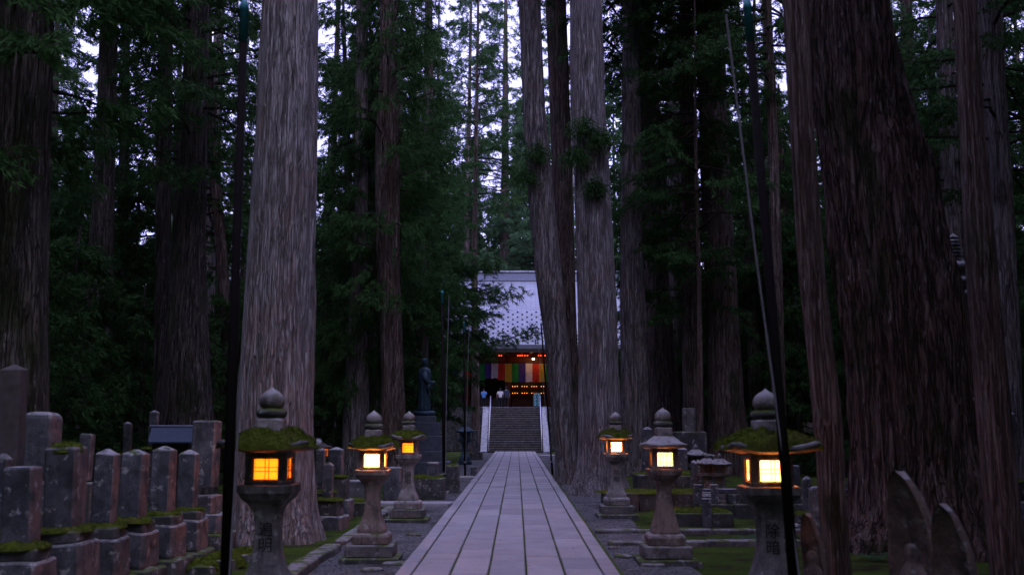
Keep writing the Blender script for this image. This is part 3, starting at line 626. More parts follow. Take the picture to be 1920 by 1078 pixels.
bough(t, (800, 540), (930, 540), 65, 150, 5); bough(t, (830, 560), (975, 548), 64, 110, 1); bough(t, (820, 500), (935, 490), 65, 120, 6); bough(t, (820, 590), (925, 585), 63.5, 110, 4)
bough(t, (815, 655), (1006, 618), 63, 110, 2); bough(t, (810, 645), (925, 655), 64.5, 120, 3); bough(t, (810, 620), (915, 625), 65, 110, 7); bough(t, (780, 690), (860, 700), 65, 90, 8)

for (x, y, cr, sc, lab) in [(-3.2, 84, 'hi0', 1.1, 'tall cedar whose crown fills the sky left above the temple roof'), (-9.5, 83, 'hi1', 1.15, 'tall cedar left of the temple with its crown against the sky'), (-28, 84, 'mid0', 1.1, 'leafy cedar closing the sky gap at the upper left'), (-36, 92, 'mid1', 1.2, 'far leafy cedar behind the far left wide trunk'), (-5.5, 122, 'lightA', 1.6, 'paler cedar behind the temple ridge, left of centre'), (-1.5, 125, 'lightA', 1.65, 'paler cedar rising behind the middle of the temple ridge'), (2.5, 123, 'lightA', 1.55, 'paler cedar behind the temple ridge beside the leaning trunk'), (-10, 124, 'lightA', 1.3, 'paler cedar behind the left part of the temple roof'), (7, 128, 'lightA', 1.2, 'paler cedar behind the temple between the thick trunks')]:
    t = back_tree(x, y, cr, lab, 'cedars round the temple', sc=sc)
# far woods: one mass each
def wood(name, label, spots, seed, leafm, blades=2600, hmin=30, hmax=44, z0f=0.12, big=1.0):
    g = np.random.default_rng(seed); VV, TT, MI = [], [], []; k0 = 0
    for (x, y) in spots:
        h = g.uniform(hmin, hmax); r = g.uniform(3.4, 5.0); n = blades
        f = g.random(n)**0.8; z = h*(z0f + (1-z0f)*f); th = g.random(n)*6.283; rr = r*(1-f)**0.7*np.sqrt(g.random(n))*(0.75+0.35*np.sin(z*2.1+th*2)) + 0.15
        zb = float(ground_z(x, y))
        P = np.stack([x+rr*np.cos(th), y+rr*np.sin(th), zb+z-rr*0.25], 1); D = np.stack([np.cos(th), np.sin(th), -0.3+0*th], 1)
        d = D + g.normal(0, .6, (n, 3)); d /= np.linalg.norm(d, axis=1)[:, None]; sd = np.cross(d, g.normal(0, 1, (n, 3))); sd /= np.linalg.norm(sd, axis=1)[:, None]
        L = g.uniform(0.6, 1.3, (n, 1))*big; w = L*0.17
        V = np.stack([P, P+d*L*.5+sd*w, P+d*L, P+d*L*.5-sd*w], 1).reshape(-1, 3); b = 4*np.arange(n)[:, None]
        T = np.concatenate([b+np.array([[0, 1, 2]]), b+np.array([[0, 2, 3]])]); VV.append(V); TT.append(T+k0); MI.append(np.zeros(len(T))); k0 += len(V)
        a = np.arange(7)/7*6.283; ring = np.stack([np.cos(a), np.sin(a), 0*a], 1); tr = np.vstack([np.array([x, y, zb-.5]) + ring*.5, np.array([x, y, zb+h*.97]) + ring*.05])
        q = np.array([(i, (i+1) % 7, 7+(i+1) % 7) for i in range(7)] + [(i, 7+(i+1) % 7, 7+i) for i in range(7)]); VV.append(tr); TT.append(q+k0); MI.append(np.ones(14)); k0 += 14
    o = link(bpy.data.objects.new(name, np_mesh(name, np.vstack(VV), np.vstack(TT), [M[leafm], M['bark_olive']], np.concatenate(MI)))); tag(o, label, 'forest', kind='stuff'); return o
g = np.random.default_rng(5)
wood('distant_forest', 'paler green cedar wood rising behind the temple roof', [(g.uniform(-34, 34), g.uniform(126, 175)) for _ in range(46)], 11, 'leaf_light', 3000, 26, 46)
wood('distant_forest', 'far dark wood closing the view on the left', [(g.uniform(-105, -34), g.uniform(80, 150)) for _ in range(40)], 12, 'leaf', 1400, 10, 20)
wood('distant_forest', 'far dark wood closing the view on the right', [(g.uniform(34, 105), g.uniform(80, 150)) for _ in range(46)], 13, 'leaf', 1800, 16, 34)
wood('distant_forest', 'unseen cedar wood added on either side of and behind the viewpoint', [(s*g.uniform(8.5, 22), g.uniform(-26, 4)) for s in (-1, 1) for _ in range(16)] + [(s*g.uniform(10.5, 24), g.uniform(4, 11)) for s in (-1, 1) for _ in range(9)] + [(s*g.uniform(16, 34), g.uniform(11, 22)) for s in (-1, 1) for _ in range(10)] + [(s*g.uniform(3.8, 9), g.uniform(-34, -9)) for s in (-1, 1) for _ in range(9)] + [(g.uniform(-3, 3), g.uniform(-60, -44)) for _ in range(5)] + [(s*(.55*y_+g.uniform(4, 20)), y_) for s in (-1, 1) for y_ in np.linspace(22, 62, 13)], 14, 'leaf', 1400, 28, 42, 0.08, 1.45)  # out of view, added to block sky light from the sides and behind
#=== OBJECTS
# ------------------------------------------------------------------ stone lanterns
def rings(prof, k=4):
    """smooth a profile of (z, half, squareness)"""
    out = []
    for i in range(len(prof)-1):
        a, b = prof[i], prof[i+1]
        for q in range(k):
            t = q/k; out.append((a[0]+(b[0]-a[0])*t, a[1]+(b[1]-a[1])*t, a[2]+(b[2]-a[2])*t))
    return out + [prof[-1][:3]]
def curve(pairs, n=14, p=9):
    """Catmull-Rom through (z, half)"""
    P = [pairs[0]] + list(pairs) + [pairs[-1]]; out = []
    for i in range(1, len(P)-2):
        for q in range(n):
            t = q/n; c = []
            for d in (0, 1):
                a, b, e, f = P[i-1][d], P[i][d], P[i+1][d], P[i+2][d]
                c.append(0.5*((2*b)+(-a+e)*t+(2*a-5*b+4*e-f)*t*t+(-a+3*b-3*e+f)*t**3))
            out.append((c[0], c[1], p))
    return out + [(P[-1][0], P[-1][1], p)]
def rough_up(mb, amp, freq, seed):
    v = np.array(mb.v); d = np.stack([vn(v[:, 0]*freq+seed, v[:, 1]*freq, v[:, 2]*freq+i*9.1) for i in range(3)], 1); mb.v = [tuple(p) for p in v + d*amp]; return mb
def kanji(parent, chars, zs, size, half, m='ink'):
    """two brushed characters on the front face of a shaft whose half width at height z is half(z)"""
    for ch, z in zip(chars, zs):
        c = bpy.data.curves.new('lettering', 'FONT'); c.body = ch; c.size = size; c.align_x = 'CENTER'; c.align_y = 'CENTER'; c.offset = 0.0; c.resolution_u = 2
        o = link(bpy.data.objects.new('lettering', c)); bpy.context.view_layer.update()
        me = bpy.data.meshes.new_from_object(o); bpy.data.objects.remove(o)
        bm = bmesh.new(); bm.from_mesh(me); bmesh.ops.triangulate(bm, faces=bm.faces[:]); bmesh.ops.subdivide_edges(bm, edges=[e for e in bm.edges if e.calc_length() > size*0.12], cuts=2)
        zc = (max(v.co.y for v in bm.verts) + min(v.co.y for v in bm.verts))/2
        for v in bm.verts: zz = z + v.co.y - zc; v.co = Vector((v.co.x, -half(zz)-0.004, zz))
        bm.to_mesh(me); bm.free(); me.materials.clear(); me.materials.append(M[m])
        put('lettering', me, parent)
def lantern(label, X, Y, H, m, chars=None, mossy=1.0, style='square', pane='pane_hot', bars=(0, 0), watt=6.0, roof_half=0.40, seed=1, base=('kerb', 'grave_wet'), z0=0.0, rz=0.0):
    """stone lantern of height H (to the jewel's tip); built at unit height 2.42 m"""
    random.seed(seed); s = H/2.42
    t = thing('stone_lantern', label, 'lantern', (X, Y, z0), 'lit stone lanterns lining the path', rz); t.scale = (s, s, s)
    sq = 2.4 if style == 'round' else 9
    MB().box(-.46, .46, -.46, .46, -.1, .10, .02, .012).build('base_slab', M[base[1]], t)
    MB().box(-.375, .375, -.375, .375, .10, .29, .02, .01).build('base_block', M[base[0]], t)
    rough_up(MB().loft([(.29, .285, 9), (.31, .30, 9), (.41, .30, 9), (.445, .28, 9), (.465, .24, 9)], 40), .006, 9, seed).build('plinth', M[m], t)
    if style == 'round': pr = [(.465, .215), (.52, .215), (.70, .165), (.95, .118), (1.15, .115), (1.28, .15)]
    else: pr = [(.465, .225), (.53, .220), (.68, .160), (.88, .122), (1.08, .120), (1.20, .138), (1.28, .185)]
    cv = curve(pr, 12, 9)
    rough_up(MB().loft(cv, 48), .004, 11, seed+3).build('shaft', M[m], t)
    if chars:
        zz, hh = [c[0] for c in cv], [c[1] for c in cv]
        kanji(t, chars, (1.03, .875) if style != 'round' else (1.0, .84), .148, lambda z: float(np.interp(z, zz, hh))+.002)
    if style == 'round': rough_up(MB().loft([(1.28, .15, 4), (1.31, .21, 5), (1.37, .26, 5), (1.43, .275, 6), (1.455, .27, 6)], 48), .005, 9, seed).build('platform', M[m], t)
    else: rough_up(MB().loft([(1.28, .185, 9), (1.32, .232, 9), (1.375, .262, 9), (1.38, .275, 9), (1.45, .275, 9), (1.455, .268, 9)], 48), .005, 9, seed).build('platform', M[m], t)
    # light chamber: sill, head and four corner posts round four paper panes
    fb = 0.205; o_ = .125
    chamber = MB().box(-fb, fb, -fb, fb, 1.455, 1.50, .008)
    chamber.box(-fb, fb, -fb, fb, 1.715, 1.765, .008)
    for a in (-1, 1):
        for b in (-1, 1):
            x0, y0 = a*(fb+o_)/2, b*(fb+o_)/2; h = (fb-o_)/2; chamber.box(x0-h+.001, x0+h-.001, y0-h+.001, y0+h-.001, 1.499, 1.716, .006)
    ch = chamber.build('light_chamber', M[m], t)
    for k in range(4):
        ang = k*math.pi/2; q = fb-.03
        o = MB().add([(-o_, -q, 1.50), (o_, -q, 1.50), (o_, -q, 1.715), (-o_, -q, 1.715), (-o_, -q+.004, 1.50), (o_, -q+.004, 1.50), (o_, -q+.004, 1.715), (-o_, -q+.004, 1.715)], [(0, 1, 2, 3), (7, 6, 5, 4)]).build('paper_pane', M[pane], t); o.rotation_euler = (0, 0, ang)
        b = MB(); e = .010
        b.box(-o_, -o_+e, -q-.014, -q-.004, 1.50, 1.715).box(o_-e, o_, -q-.014, -q-.004, 1.50, 1.715).box(-o_+e, o_-e, -q-.014, -q-.004, 1.50, 1.50+e).box(-o_+e, o_-e, -q-.014, -q-.004, 1.715-e, 1.715)
        for i in range(bars[0]):
            x = -o_ + 2*o_*(i+1)/(bars[0]+1) if bars[0] > 2 else (-0.018, 0.018)[i] + .01; b.box(x-.0035, x+.0035, -q-.013, -q-.005, 1.50+e, 1.715-e)
        for i in range(bars[1]):
            z = 1.50 + .215*(i+1)/(bars[1]+1) if bars[1] > 2 else 1.50 + (.088, .125)[i]; b.box(-o_+e, o_-e, -q-.012, -q-.006, z-.0035, z+.0035)
        o = b.build('lattice', M['frame'], t); o.rotation_euler = (0, 0, ang)
    ld = bpy.data.lights.new('bulb', 'POINT'); ld.energy = watt; ld.color = (1.0, 0.62, 0.28); ld.shadow_soft_size = .03
    lo = link(bpy.data.objects.new('bulb_light', ld)); lo.parent = t; lo.location = (.03, -.03, 1.585)
    # umbrella roof
    rh = roof_half
    if style == 'round':
        pr = [(1.765, .20, 4), (1.785, rh*.8, 3.2), (1.80, rh*.97, 3.2), (1.82, rh, 3.2), (1.84, rh*.985, 3.2), (1.85, rh*.88, 3), (1.875, rh*.74, 2.8), (1.925, rh*.58, 2.6), (1.96, rh*.44, 2.5), (1.98, rh*.32, 2.4)]
        lift = [0, .02, .03, .035, .035, .02, .01, 0, 0, 0]
    else:
        pr = [(1.765, .21, 8), (1.79, rh*.85, 7), (1.80, rh*.98, 7), (1.825, rh, 7), (1.845, rh*.985, 7), (1.855, rh*.84, 6), (1.885, rh*.66, 5), (1.93, rh*.48, 5), (1.97, rh*.34, 5), (1.985, rh*.30, 5)]
        lift = [0, .05, .075, .08, .08, .05, .025, .01, 0, 0]
    rf = rough_up(MB().loft(pr, 64, lift), .008, 7, seed+5).build('roof', M['granite_pale'] if style == 'round' else M['granite'], t, smooth=(style == 'round'))
    if mossy:
        V, Fc = [], []; n, k = 12, 64
        for i in range(n):
            u = i/(n-1); h = rh*(1.07*(1-u) + .22*u)
            for j in range(k):
                th = 2*math.pi*(j+.5)/k; c, sn = math.cos(th), math.sin(th); p = 3.4; d = (abs(c)**p+abs(sn)**p)**(1/p); x, y = c/d, sn/d
                z = 1.830 + .150*math.sin(u*math.pi/2)**1.1; crn = max(0, min(abs(x), abs(y)))**3*.07*(1-u)
                no = float(vn(c*2.2+seed*3, sn*2.2, u*3)); cov = .045*mossy*(0.75+no) * (1 if u > .12 else u/.12)
                q = 1 + .07*no*(1-u) - (.22*max(0, -no-.15)*(1-u))*1.4
                V.append((x*h*q, y*h*q, z + crn + max(-.03, cov) + .012*float(vn(c*9+seed, sn*9, u*8)) - (.028 if i == 0 else 0)))
        for i in range(n-1):
            for j in range(k): Fc.append((i*k+j, i*k+(j+1) % k, (i+1)*k+(j+1) % k, (i+1)*k+j))
        moss_lump('moss', t, V, Fc, n=5000, L=.02)
    top = 1.985
    rough_up(MB().loft([(top-.06, .13, 6), (top+.02, .14, 6), (top+.10, .135, 6), (top+.12, .10, 5)], 32), .006, 8, seed+8).build('neck_block', M['granite_pale'], t)
    rough_up(MB().loft([(top+.115, .09, 2), (top+.125, .13, 2), (top+.16, .152, 2), (top+.19, .15, 2), (top+.215, .11, 2)], 24), .006, 12, seed+9).build('lotus_ring', M['grave_wet'], t, smooth=True)
    j0 = top+.205
    MB().loft([(j0, .07, 2), (j0+.015, .105, 2), (j0+.06, .13, 2), (j0+.11, .124, 2), (j0+.15, .10, 2), (j0+.18, .062, 2), (j0+.198, .028, 2), (j0+.222, .004, 2)], 24).build('jewel_finial', M['granite_pale'], t, smooth=True)
    return t
def lz(px, Y): return A(px, 797, Y).x
L_BAR, G_BAR = (2, 2), (3, 3)
lantern('nearest left stone lantern with orange paper panes and half bare mossy roof', lz(509, 11.1), 11.1, 2.50, 'granite', '遍明', .8, 'square', 'pane_warm', L_BAR, 16.0, .46, 11)
lantern('second left stone lantern with white hot panes and thick moss roof', lz(701, 17.0), 17.0, 2.34, 'granite_warm', None, 1.0, 'square', 'pane_white', (0, 0), 5, .375, 12)
lantern('farthest left stone lantern with gridded orange pane and pale inscribed shaft', lz(767, 23.9), 23.9, 2.42, 'granite_pale', '遍明', .7, 'square', 'pane_warm', G_BAR, 12, .39, 13)
lantern('nearest right stone lantern with broad mossy roof behind the leaning pole', lz(1437, 11.0), 11.0, 2.48, 'granite', '除暗', 1.0, 'square', 'pane_hot', L_BAR, 12, .455, 14)
lantern('second right lantern with smooth bare bell shaped stone roof', lz(1243, 16.8), 16.8, 2.38, 'granite_warm', None, 0, 'round', 'pane_hot', (4, 4), 12, .37, 15)
lantern('farthest right lantern with mossy roof and pale inscribed shaft', lz(1154, 25.0), 25.0, 2.42, 'granite_pale', '除暗', 1.0, 'square', 'pane_white', (0, 0), 4, .38, 16)
random.seed(77)

# ------------------------------------------------------------------ banner poles
def pole(label, Y, base_px, top_px, tip=True, rope=True, r=0.055, H=6.3):
    b = A(base_px[0], base_px[1], Y); a = A(top_px[0], top_px[1], Y); d = (a-b)/(a.z-b.z); b = b - d*b.z
    t = thing('banner_pole', label, 'pole', (b.x, b.y, 0), 'banner poles beside the path')
    MB().tube([d*-.2, d*(H-.42)], [r, r*.72], 14).build('pole_shaft', M['pole'], t, smooth=True)
    MB().tube([d*(H-.43), d*(H-.10), d*(H-.09), d*H], [r*.78, r*.76, r*.95, r*.6], 14).build('pole_tip', M['teal'], t, smooth=True)
    if rope:
        sx = 0.22 if b.x < 0 else -0.22
        MB().tube([d*(H-.15)+Vector((sx, 0, 0)), d*(H*.6)+Vector((sx*.55, -.02, 0)), d*.62+Vector((r*.8*(1 if sx > 0 else 1), -.04, 0))], .011, 6).build('rope', M['rope'], t)
        MB().tube([d*.60, d*.63], r+.008, 14).build('rope_tie', M['tie'], t); MB().tube([d*.645, d*.66], r+.006, 14).build('rope_tie', M['tie'], t)
    MB().box(-.16, .16, -.16, .16, -.05, .10, .015).build('foot_stone', M['kerb'], t)
    return t
pole('dark banner pole with teal tip in front of the huge left trunk', 10.2, (423, 1078), (458, 20))
pole('dark leaning banner pole crossing the nearest right lantern', 10.2, (1488, 1078), (1402, 20))
pole('thin dark banner pole with teal tip near the farthest left lantern', 33.3, (833, 920), (829, 560), r=.055)
pole('thin dark banner pole left of the temple stairs', 43.5, (872, 890), (870, 640), r=.045)
pole('thin dark banner pole right of the temple stairs by the leaning cedar', 44, (1036, 888), (1017, 640), r=.045)

# ------------------------------------------------------------------ gravestones
def rockbox(w, d, z0, z1, seed):
    h = z1-z0; b = MB().loft([(z0, w*.97, 10, d*.97), (z0+h*.08, w, 11, d), (z0+h*.5, w*.99, 11, d*.99), (z1-.03, w*.98, 10, d*.98), (z1-.006, w*.93, 9, d*.93), (z1, w*.5, 8, d*.5)], 40); return rough_up(b, .022, 4.5, seed)
def gravestone(label, X, Y, w, zb, zt, top='pyramid', m='grave', tiers=(), d=None, moss=False, group='square gravestones on the left', name='gravestone', z0=0.0):
    """square stone from zb to zt, standing on tiers (half width, z0, z1, material)"""
    t = thing(name, label, 'gravestone', (X, Y, z0), group, random.uniform(-.06, .06)); t.rotation_euler.x = random.uniform(-.025, .025); t.rotation_euler.y = random.uniform(-.025, .025); h = w/2; e = (d or w)/2; b = MB()
    if top == 'pyramid': b.loft([(zb, h, 14, e), (zt-.07, h*.985, 14, e*.985), (zt-.055, h*.90, 12, e*.9), (zt, .02, 6, .02)], 40)
    elif top == 'dome': b.loft([(zb, h, 12, e), (zt-.10, h, 12, e), (zt-.05, h*.92, 8, e*.92), (zt-.015, h*.75, 6, e*.75), (zt, h*.4, 4, e*.4)], 40)
    else: b.loft([(zb, h, 14, e), (zt-.03, h, 14, e), (zt-.005, h*.93, 12, e*.93), (zt, h*.6, 10, e*.6)], 40)
    rough_up(b, .009, 5, X*7+Y).build('headstone', M[m], t)
    for (q, a, c, mm) in tiers:
        if mm == 'moss': cushion('moss', t, random.uniform(-.05, .05), random.uniform(-.05, .05), a, q*1.02, q*1.02, c-a, 420)
        else: rockbox(q, q, a, c, X*3+a*11).build('pedestal', M[mm], t)
    if moss: cushion('moss', t, 0, 0, zt-.06, h*1.02, e*1.02, .11, 400)
    return t
def gpx(label, xl, xr, Y, ybot, ytop, **k):
    p = A((xl+xr)/2, ybot, Y); q = A((xl+xr)/2, ytop, Y); w = (xr-xl)/F*Y; return gravestone(label, p.x, Y, w, p.z, q.z, **k)
def ti(zb, w, extra=0.0, mossy=True, ms='grave_dark'):
    r = [(w*.5+.10, zb-.14-extra, zb, 'grave_wet'), (w*.5+.15, zb-.62-extra, zb-.14-extra, ms), (w*.5+.26, -.1, zb-.62-extra, 'grave_wet')]
    if mossy: r.append((w*.5+.10, zb-.03, zb+.05, 'moss'))
    return r
# visible front faces (the right flank adds to the width seen in the photo)
for (lab, xl, xr, Y, yb, yt, top, m, ms, mo) in [
 ('nearest dark lichen spotted gravestone at the lower left corner', 12, 66, 11.6, 1022, 874, 'flat', 'grave_dark', False, True),
 ('dark gravestone with a moss cap, lower left', 94, 152, 12.5, 990, 838, 'flat', 'grave_dark', True, True),
 ('first pointed gravestone right of the moss capped one', 172, 210, 13.5, 984, 842, 'pyramid', 'grave', False, True),
 ('second pointed gravestone right of the moss capped one', 224, 266, 14.6, 974, 842, 'pyramid', 'grave', False, True),
 ('third pointed gravestone right of the moss capped one', 284, 321, 15.8, 962, 836, 'pyramid', 'grave', False, True),
 ('fourth pointed gravestone right of the moss capped one', 334, 366, 16.9, 953, 843, 'pyramid', 'grave', False, True)]:
    p = A(xl, yb, Y); w = (xr-xl)/F*Y
    gpx(lab, xl, xr, Y, yb, yt, top=top, m=m, moss=ms, tiers=ti(p.z, w, 0, mo))
gpx('tall pink flanked gravestone behind the left banner pole', 358, 402, 18.6, 912, 788, top='flat', m='grave', tiers=[(.27, .60, .93, 'grave_dark'), (.42, .30, .62, 'grave'), (.52, -.1, .30, 'grave_wet')], d=.42)
gpx('pale topped dome shouldered gravestone behind the front row', 45, 100, 15.5, 900, 772, top='dome', m='grave', tiers=[(.32, .9, 1.3, 'grave'), (.45, -.1, .9, 'grave_wet')])
gpx('tall weathered wooden memorial post at the left edge', -4, 36, 13.6, 1000, 684, top='pyramid', m='old_wood', tiers=[(.25, -.1, .72, 'grave_wet')], name='memorial_post')
gpx('small square gravestone between the dome shouldered one and the pointed row', 143, 166, 19, 900, 813, top='flat', m='grave', tiers=[(.22, -.1, 1.1, 'grave_wet')], group='small far gravestones')
for k, (xl, xr, Y, yb, yt, lab) in enumerate([(276, 292, 30, 840, 769, 'pointed gravestone left of the blue roofed shrine'), (232, 246, 32, 850, 790, 'small pointed stone in the dark left of the shrine'), (-20, 4, 12.6, 1000, 850, 'mossy gravestone cut off by the left edge'), (617, 643, 25, 892, 838, 'pointed gravestone left of the second left lantern'), (590, 606, 23, 920, 838, 'gravestone half hidden by the huge left trunk'), (606, 622, 22.5, 935, 866, 'small low gravestone beside the huge left trunk'), (1508, 1524, 22, 960, 892, 'thin square post stone near the slender right trunk'), (1881, 1905, 25, 900, 770, 'dim tombstone beyond the right edge slender trunk')]):
    p = A((xl+xr)/2, yb, Y); z = max(p.z, .3); gpx(lab, xl, xr, Y, yb, yt, top='pyramid', m='grave', tiers=[(.30, z*.45, z, 'grave_wet'), (.40, -.1, z*.45, 'grave'), (.30, z-.02, z+.04, 'moss')], group='small far gravestones')
# low mossy stones at the foot of the front row
for k, (px, py, rx, h, lab) in enumerate([(455, 1010, .16, .2, 'moss covered rock between the left pole and the nearest left lantern'), (420, 1062, .3, .22, 'largest moss covered rock at the foot of the left pole'), (380, 1070, .22, .15, 'low moss covered rock beside the blue offering bottles'), (460, 1048, .2, .16, 'moss covered rock behind the nearest left lantern shaft'), (610, 975, .2, .1, 'low moss cushion right of the huge left trunk base')]):
    p = G(px, py); t = thing('mossy_rock', lab, 'rock', (p.x, p.y, 0), 'moss covered rocks by the left lantern'); cushion('moss', t, 0, 0, .02, rx, rx*.8, h, 500); rough_up(MB().loft([(-.1, rx, 3), (h*.5, rx*.9, 3), (h*.75, rx*.5, 3)], 16), .03, 6, k).build('rock', M['grave_wet'], t)
for k, (px, py) in enumerate([(369, 1052), (386, 1046)]):
    p = G(px, py); b = MB().loft([(0, .035, 2), (.10, .035, 2), (.13, .015, 2), (.15, .014, 2)], 12).build('offering_bottle', M['bottle'], None, (p.x, p.y, .02), True); tag(b, 'small pale blue offering bottle on the moss by the pointed gravestones', 'bottle', 'pale blue offering bottles')

# second rank: mossy terraces, posts and wall on the right
def block(name, label, cat, x0, x1, y0, y1, z1, m, moss=True, group=None):
    t = thing(name, label, cat, ((x0+x1)/2, (y0+y1)/2, 0), group); w, d = (x1-x0)/2, (y1-y0)/2
    n = max(1, int((x1-x0)/.8))
    for i in range(n): MB().box(-w+2*w*i/n+.006, -w+2*w*(i+1)/n-.006, -d, d, -.1, z1+random.uniform(-.02, .02), .025, .02).build('stone_block', M[m], t)
    if moss: cushion('moss', t, 0, 0, z1-.02, w*1.0, d*1.0, .10, 1500, .03)
    return t
block('mossy_terrace', 'lower moss covered stone terrace beside the farthest right lantern', 'terrace', 2.2, 5.6, 27.0, 28.4, .42, 'grave_wet')
block('mossy_terrace', 'upper moss topped stone terrace right of the farthest right lantern', 'terrace', 3.2, 5.2, 28.6, 30.0, .80, 'grave_wet')
block('mossy_terrace', 'low moss clad stones behind the bell roofed lantern', 'terrace', 3.0, 4.6, 23.0, 23.8, .26, 'grave_wet')
block('mossy_terrace', 'low mossy stones between the second and farthest left lanterns', 'terrace', -5.2, -3.4, 25.6, 26.4, .3, 'grave_wet')
wall = thing('stone_fence', 'low stone fence with square posts behind the right lanterns', 'fence', (4.2, 25.2, 0))
MB().box(0, 4.8, -.12, .12, -.1, .30, .02, .01).build('fence_base', M['grave_wet'], wall); MB().box(0.1, 4.8, -.09, .09, .52, .64, .02, .01).build('fence_rail', M['grave'], wall)
for i in range(13): MB().box(i*.38-.09, i*.38+.09, -.10, .10, .299, .521 if i not in (0, 1, 3) else .74, .012, .006).build('fence_post', M['grave'], wall)
wall2 = thing('stone_fence', 'short stone fence return of stubby posts beside the bell roofed lantern', 'fence', (4.0, 22.9, 0)); wall2.rotation_euler.z = R(80)
for i in range(6): MB().box(i*.34-.09, i*.34+.09, -.10, .10, -.1, .60+random.uniform(-.03, .03), .012, .006).build('fence_post', M['grave'], wall2)
def small_lantern(label, X, Y, s=1.0, m='granite', group='small unlit stone lanterns', z0=0.0):
    t = thing('stone_lantern', label, 'lantern', (X, Y, z0), group); t.scale = (s,)*3
    MB().box(-.3, .3, -.3, .3, -.1, .16, .02, .01).build('base_block', M[m], t)
    MB().loft(curve([(.16, .24), (.3, .23), (.55, .13), (.8, .12), (.95, .17)], 6, 8), 24).build('shaft', M[m], t)
    MB().loft([(.95, .2, 8), (1.0, .30, 8), (1.09, .31, 8)], 24).build('platform', M[m], t)
    c = MB()
    for a in (-1, 1):
        for b in (-1, 1): c.box(a*.17-.04, a*.17+.04, b*.17-.04, b*.17+.04, 1.09, 1.36)
    c.box(-.13, .13, -.13, .13, 1.09, 1.35); c.build('light_chamber', M[m], t)
    MB().loft([(1.36, .26, 8), (1.38, .40, 7), (1.42, .42, 7), (1.50, .27, 6), (1.60, .13, 5), (1.62, .12, 5)], 32, [0, .05, .06, .02, 0, 0]).build('roof', M[m], t)
    MB().loft([(1.62, .08, 2), (1.68, .10, 2), (1.74, .05, 2), (1.80, .006, 2)], 16).build('jewel_finial', M[m], t, smooth=True)
    return t
small_lantern('small unlit stone lantern behind the right stone fence, left of the pair', lz(1324, 27.2), 27.2, .70, z0=.15); small_lantern('small unlit stone lantern behind the right stone fence, right of the pair', lz(1347, 27.0), 27.0, .70, z0=.15)
small_lantern('dim stone lantern among the graves left of the straight reddish cedar', lz(1303, 33), 33, .85)
gpx('tall rounded slab tombstone on tiers behind the bell roofed lantern', 1280, 1302, 34, 810, 765, top='flat', m='granite', tiers=[(.5, 1.2, 1.9, 'grave_wet'), (.75, .6, 1.2, 'grave'), (1.0, -.1, .6, 'grave_wet')], group='tombs on the right')
for k, (xl, xr, Y, yb, yt, lab) in enumerate([(1296, 1306, 28, 935, 862, 'left of two thin fence like stones by the unlit lanterns'), (1307, 1315, 28, 935, 862, 'right of two thin fence like stones by the unlit lanterns'), (1205, 1222, 31, 935, 800, 'dark pillar stone right behind the farthest right lantern'), (1395, 1412, 30, 930, 850, 'dark pillar stone behind the nearest right lantern'), (1440, 1500, 30, 935, 872, 'broad pale tomb slab behind the nearest right lantern'), (1270, 1288, 30, 940, 838, 'narrow gravestone just right of the bell roofed lantern'), (1565, 1582, 33, 900, 838, 'small pale topped gravestone between the two right trunks')]):
    p = A((xl+xr)/2, yb, Y); z = max(p.z, .15); gpx(lab, xl, xr, Y, yb, yt, top='pyramid' if k != 4 else 'flat', m='grave', tiers=[((xr-xl)/2/F*Y+.1, -.1, z, 'grave_wet')], group='tombs on the right', d=.3)

# boat shaped carved steles at the lower right
def stele(label, X, Y, H, W, rz, lean=0.0, th=.16, zf=.62):
    t = thing('carved_stele', label, 'stele', (X, Y, 0), 'boat shaped carved steles'); t.rotation_euler = (R(-lean), 0, rz)
    def half(u): return W/2*(0.80+.20*math.sin(min(1, u/.55)*1.57))*(1 if u < .55 else math.sqrt(max(0, 1-((u-.55)/.45)**1.7)))
    P = []; n = 30
    for i in range(n+1):
        u = i/n; h = max(half(u), .006); bend = -.42*max(0, u-.40)**2*H; ring = []
        for (a, f) in [(-1, 0), (-.85, -.25), (-.5, -.08), (0, -.05), (.5, -.08), (.85, -.25), (1, 0), (1, .6), (.6, 1), (0, 1.1), (-.6, 1), (-1, .6)]:
            ring.append((a*h, f*th + bend + th*.25, u*H - .12*(i == 0)))
        P.append(ring)
    b = MB().grid(P); rough_up(b, .010, 7, X).build('stele_body', M['stele'], t)
    f = MB(); z0 = H*zf-.36                        # the worn buddha relief
    f.loft([(z0-.25, .12, 2, .03), (z0-.05, .13, 2, .045), (z0+.08, .12, 2, .05), (z0+.2, .115, 2, .045), (z0+.26, .07, 2, .035), (z0+.28, .06, 2, .035), (z0+.32, .075, 2, .045), (z0+.37, .08, 2, .05), (z0+.42, .055, 2, .035), (z0+.44, .012, 2, .012)], 20)
    o = rough_up(f, .006, 12, Y).build('relief_figure', M['stele'], t, (0, -.42*max(0, zf-.45)**2*H+.022, 0), True)
    return t
p = A(1700, 797, 9.0); stele('tallest boat shaped stele with worn buddha relief, lower right', p.x-.02, 9.0, 1.72, .44, R(-46), 2, .12)
p = A(1778, 797, 8.4); stele('brown boat shaped stele leaning beside the tallest one', p.x-.03, 8.4, 1.50, .36, R(-46), 2, .10, .60)
p = A(1513, 797, 11.6); stele('small boat shaped stele half hidden beside the leaning right pole', p.x, 11.6, 1.17, .27, R(-46), 2, .08)
t = gravestone('small round headed stone behind the slender mottled right trunk', A(1526, 797, 20).x, 20, .28, .3, .98, 'dome', 'granite', [(.25, -.1, .3, 'grave_wet')], .2, group='tombs on the right')

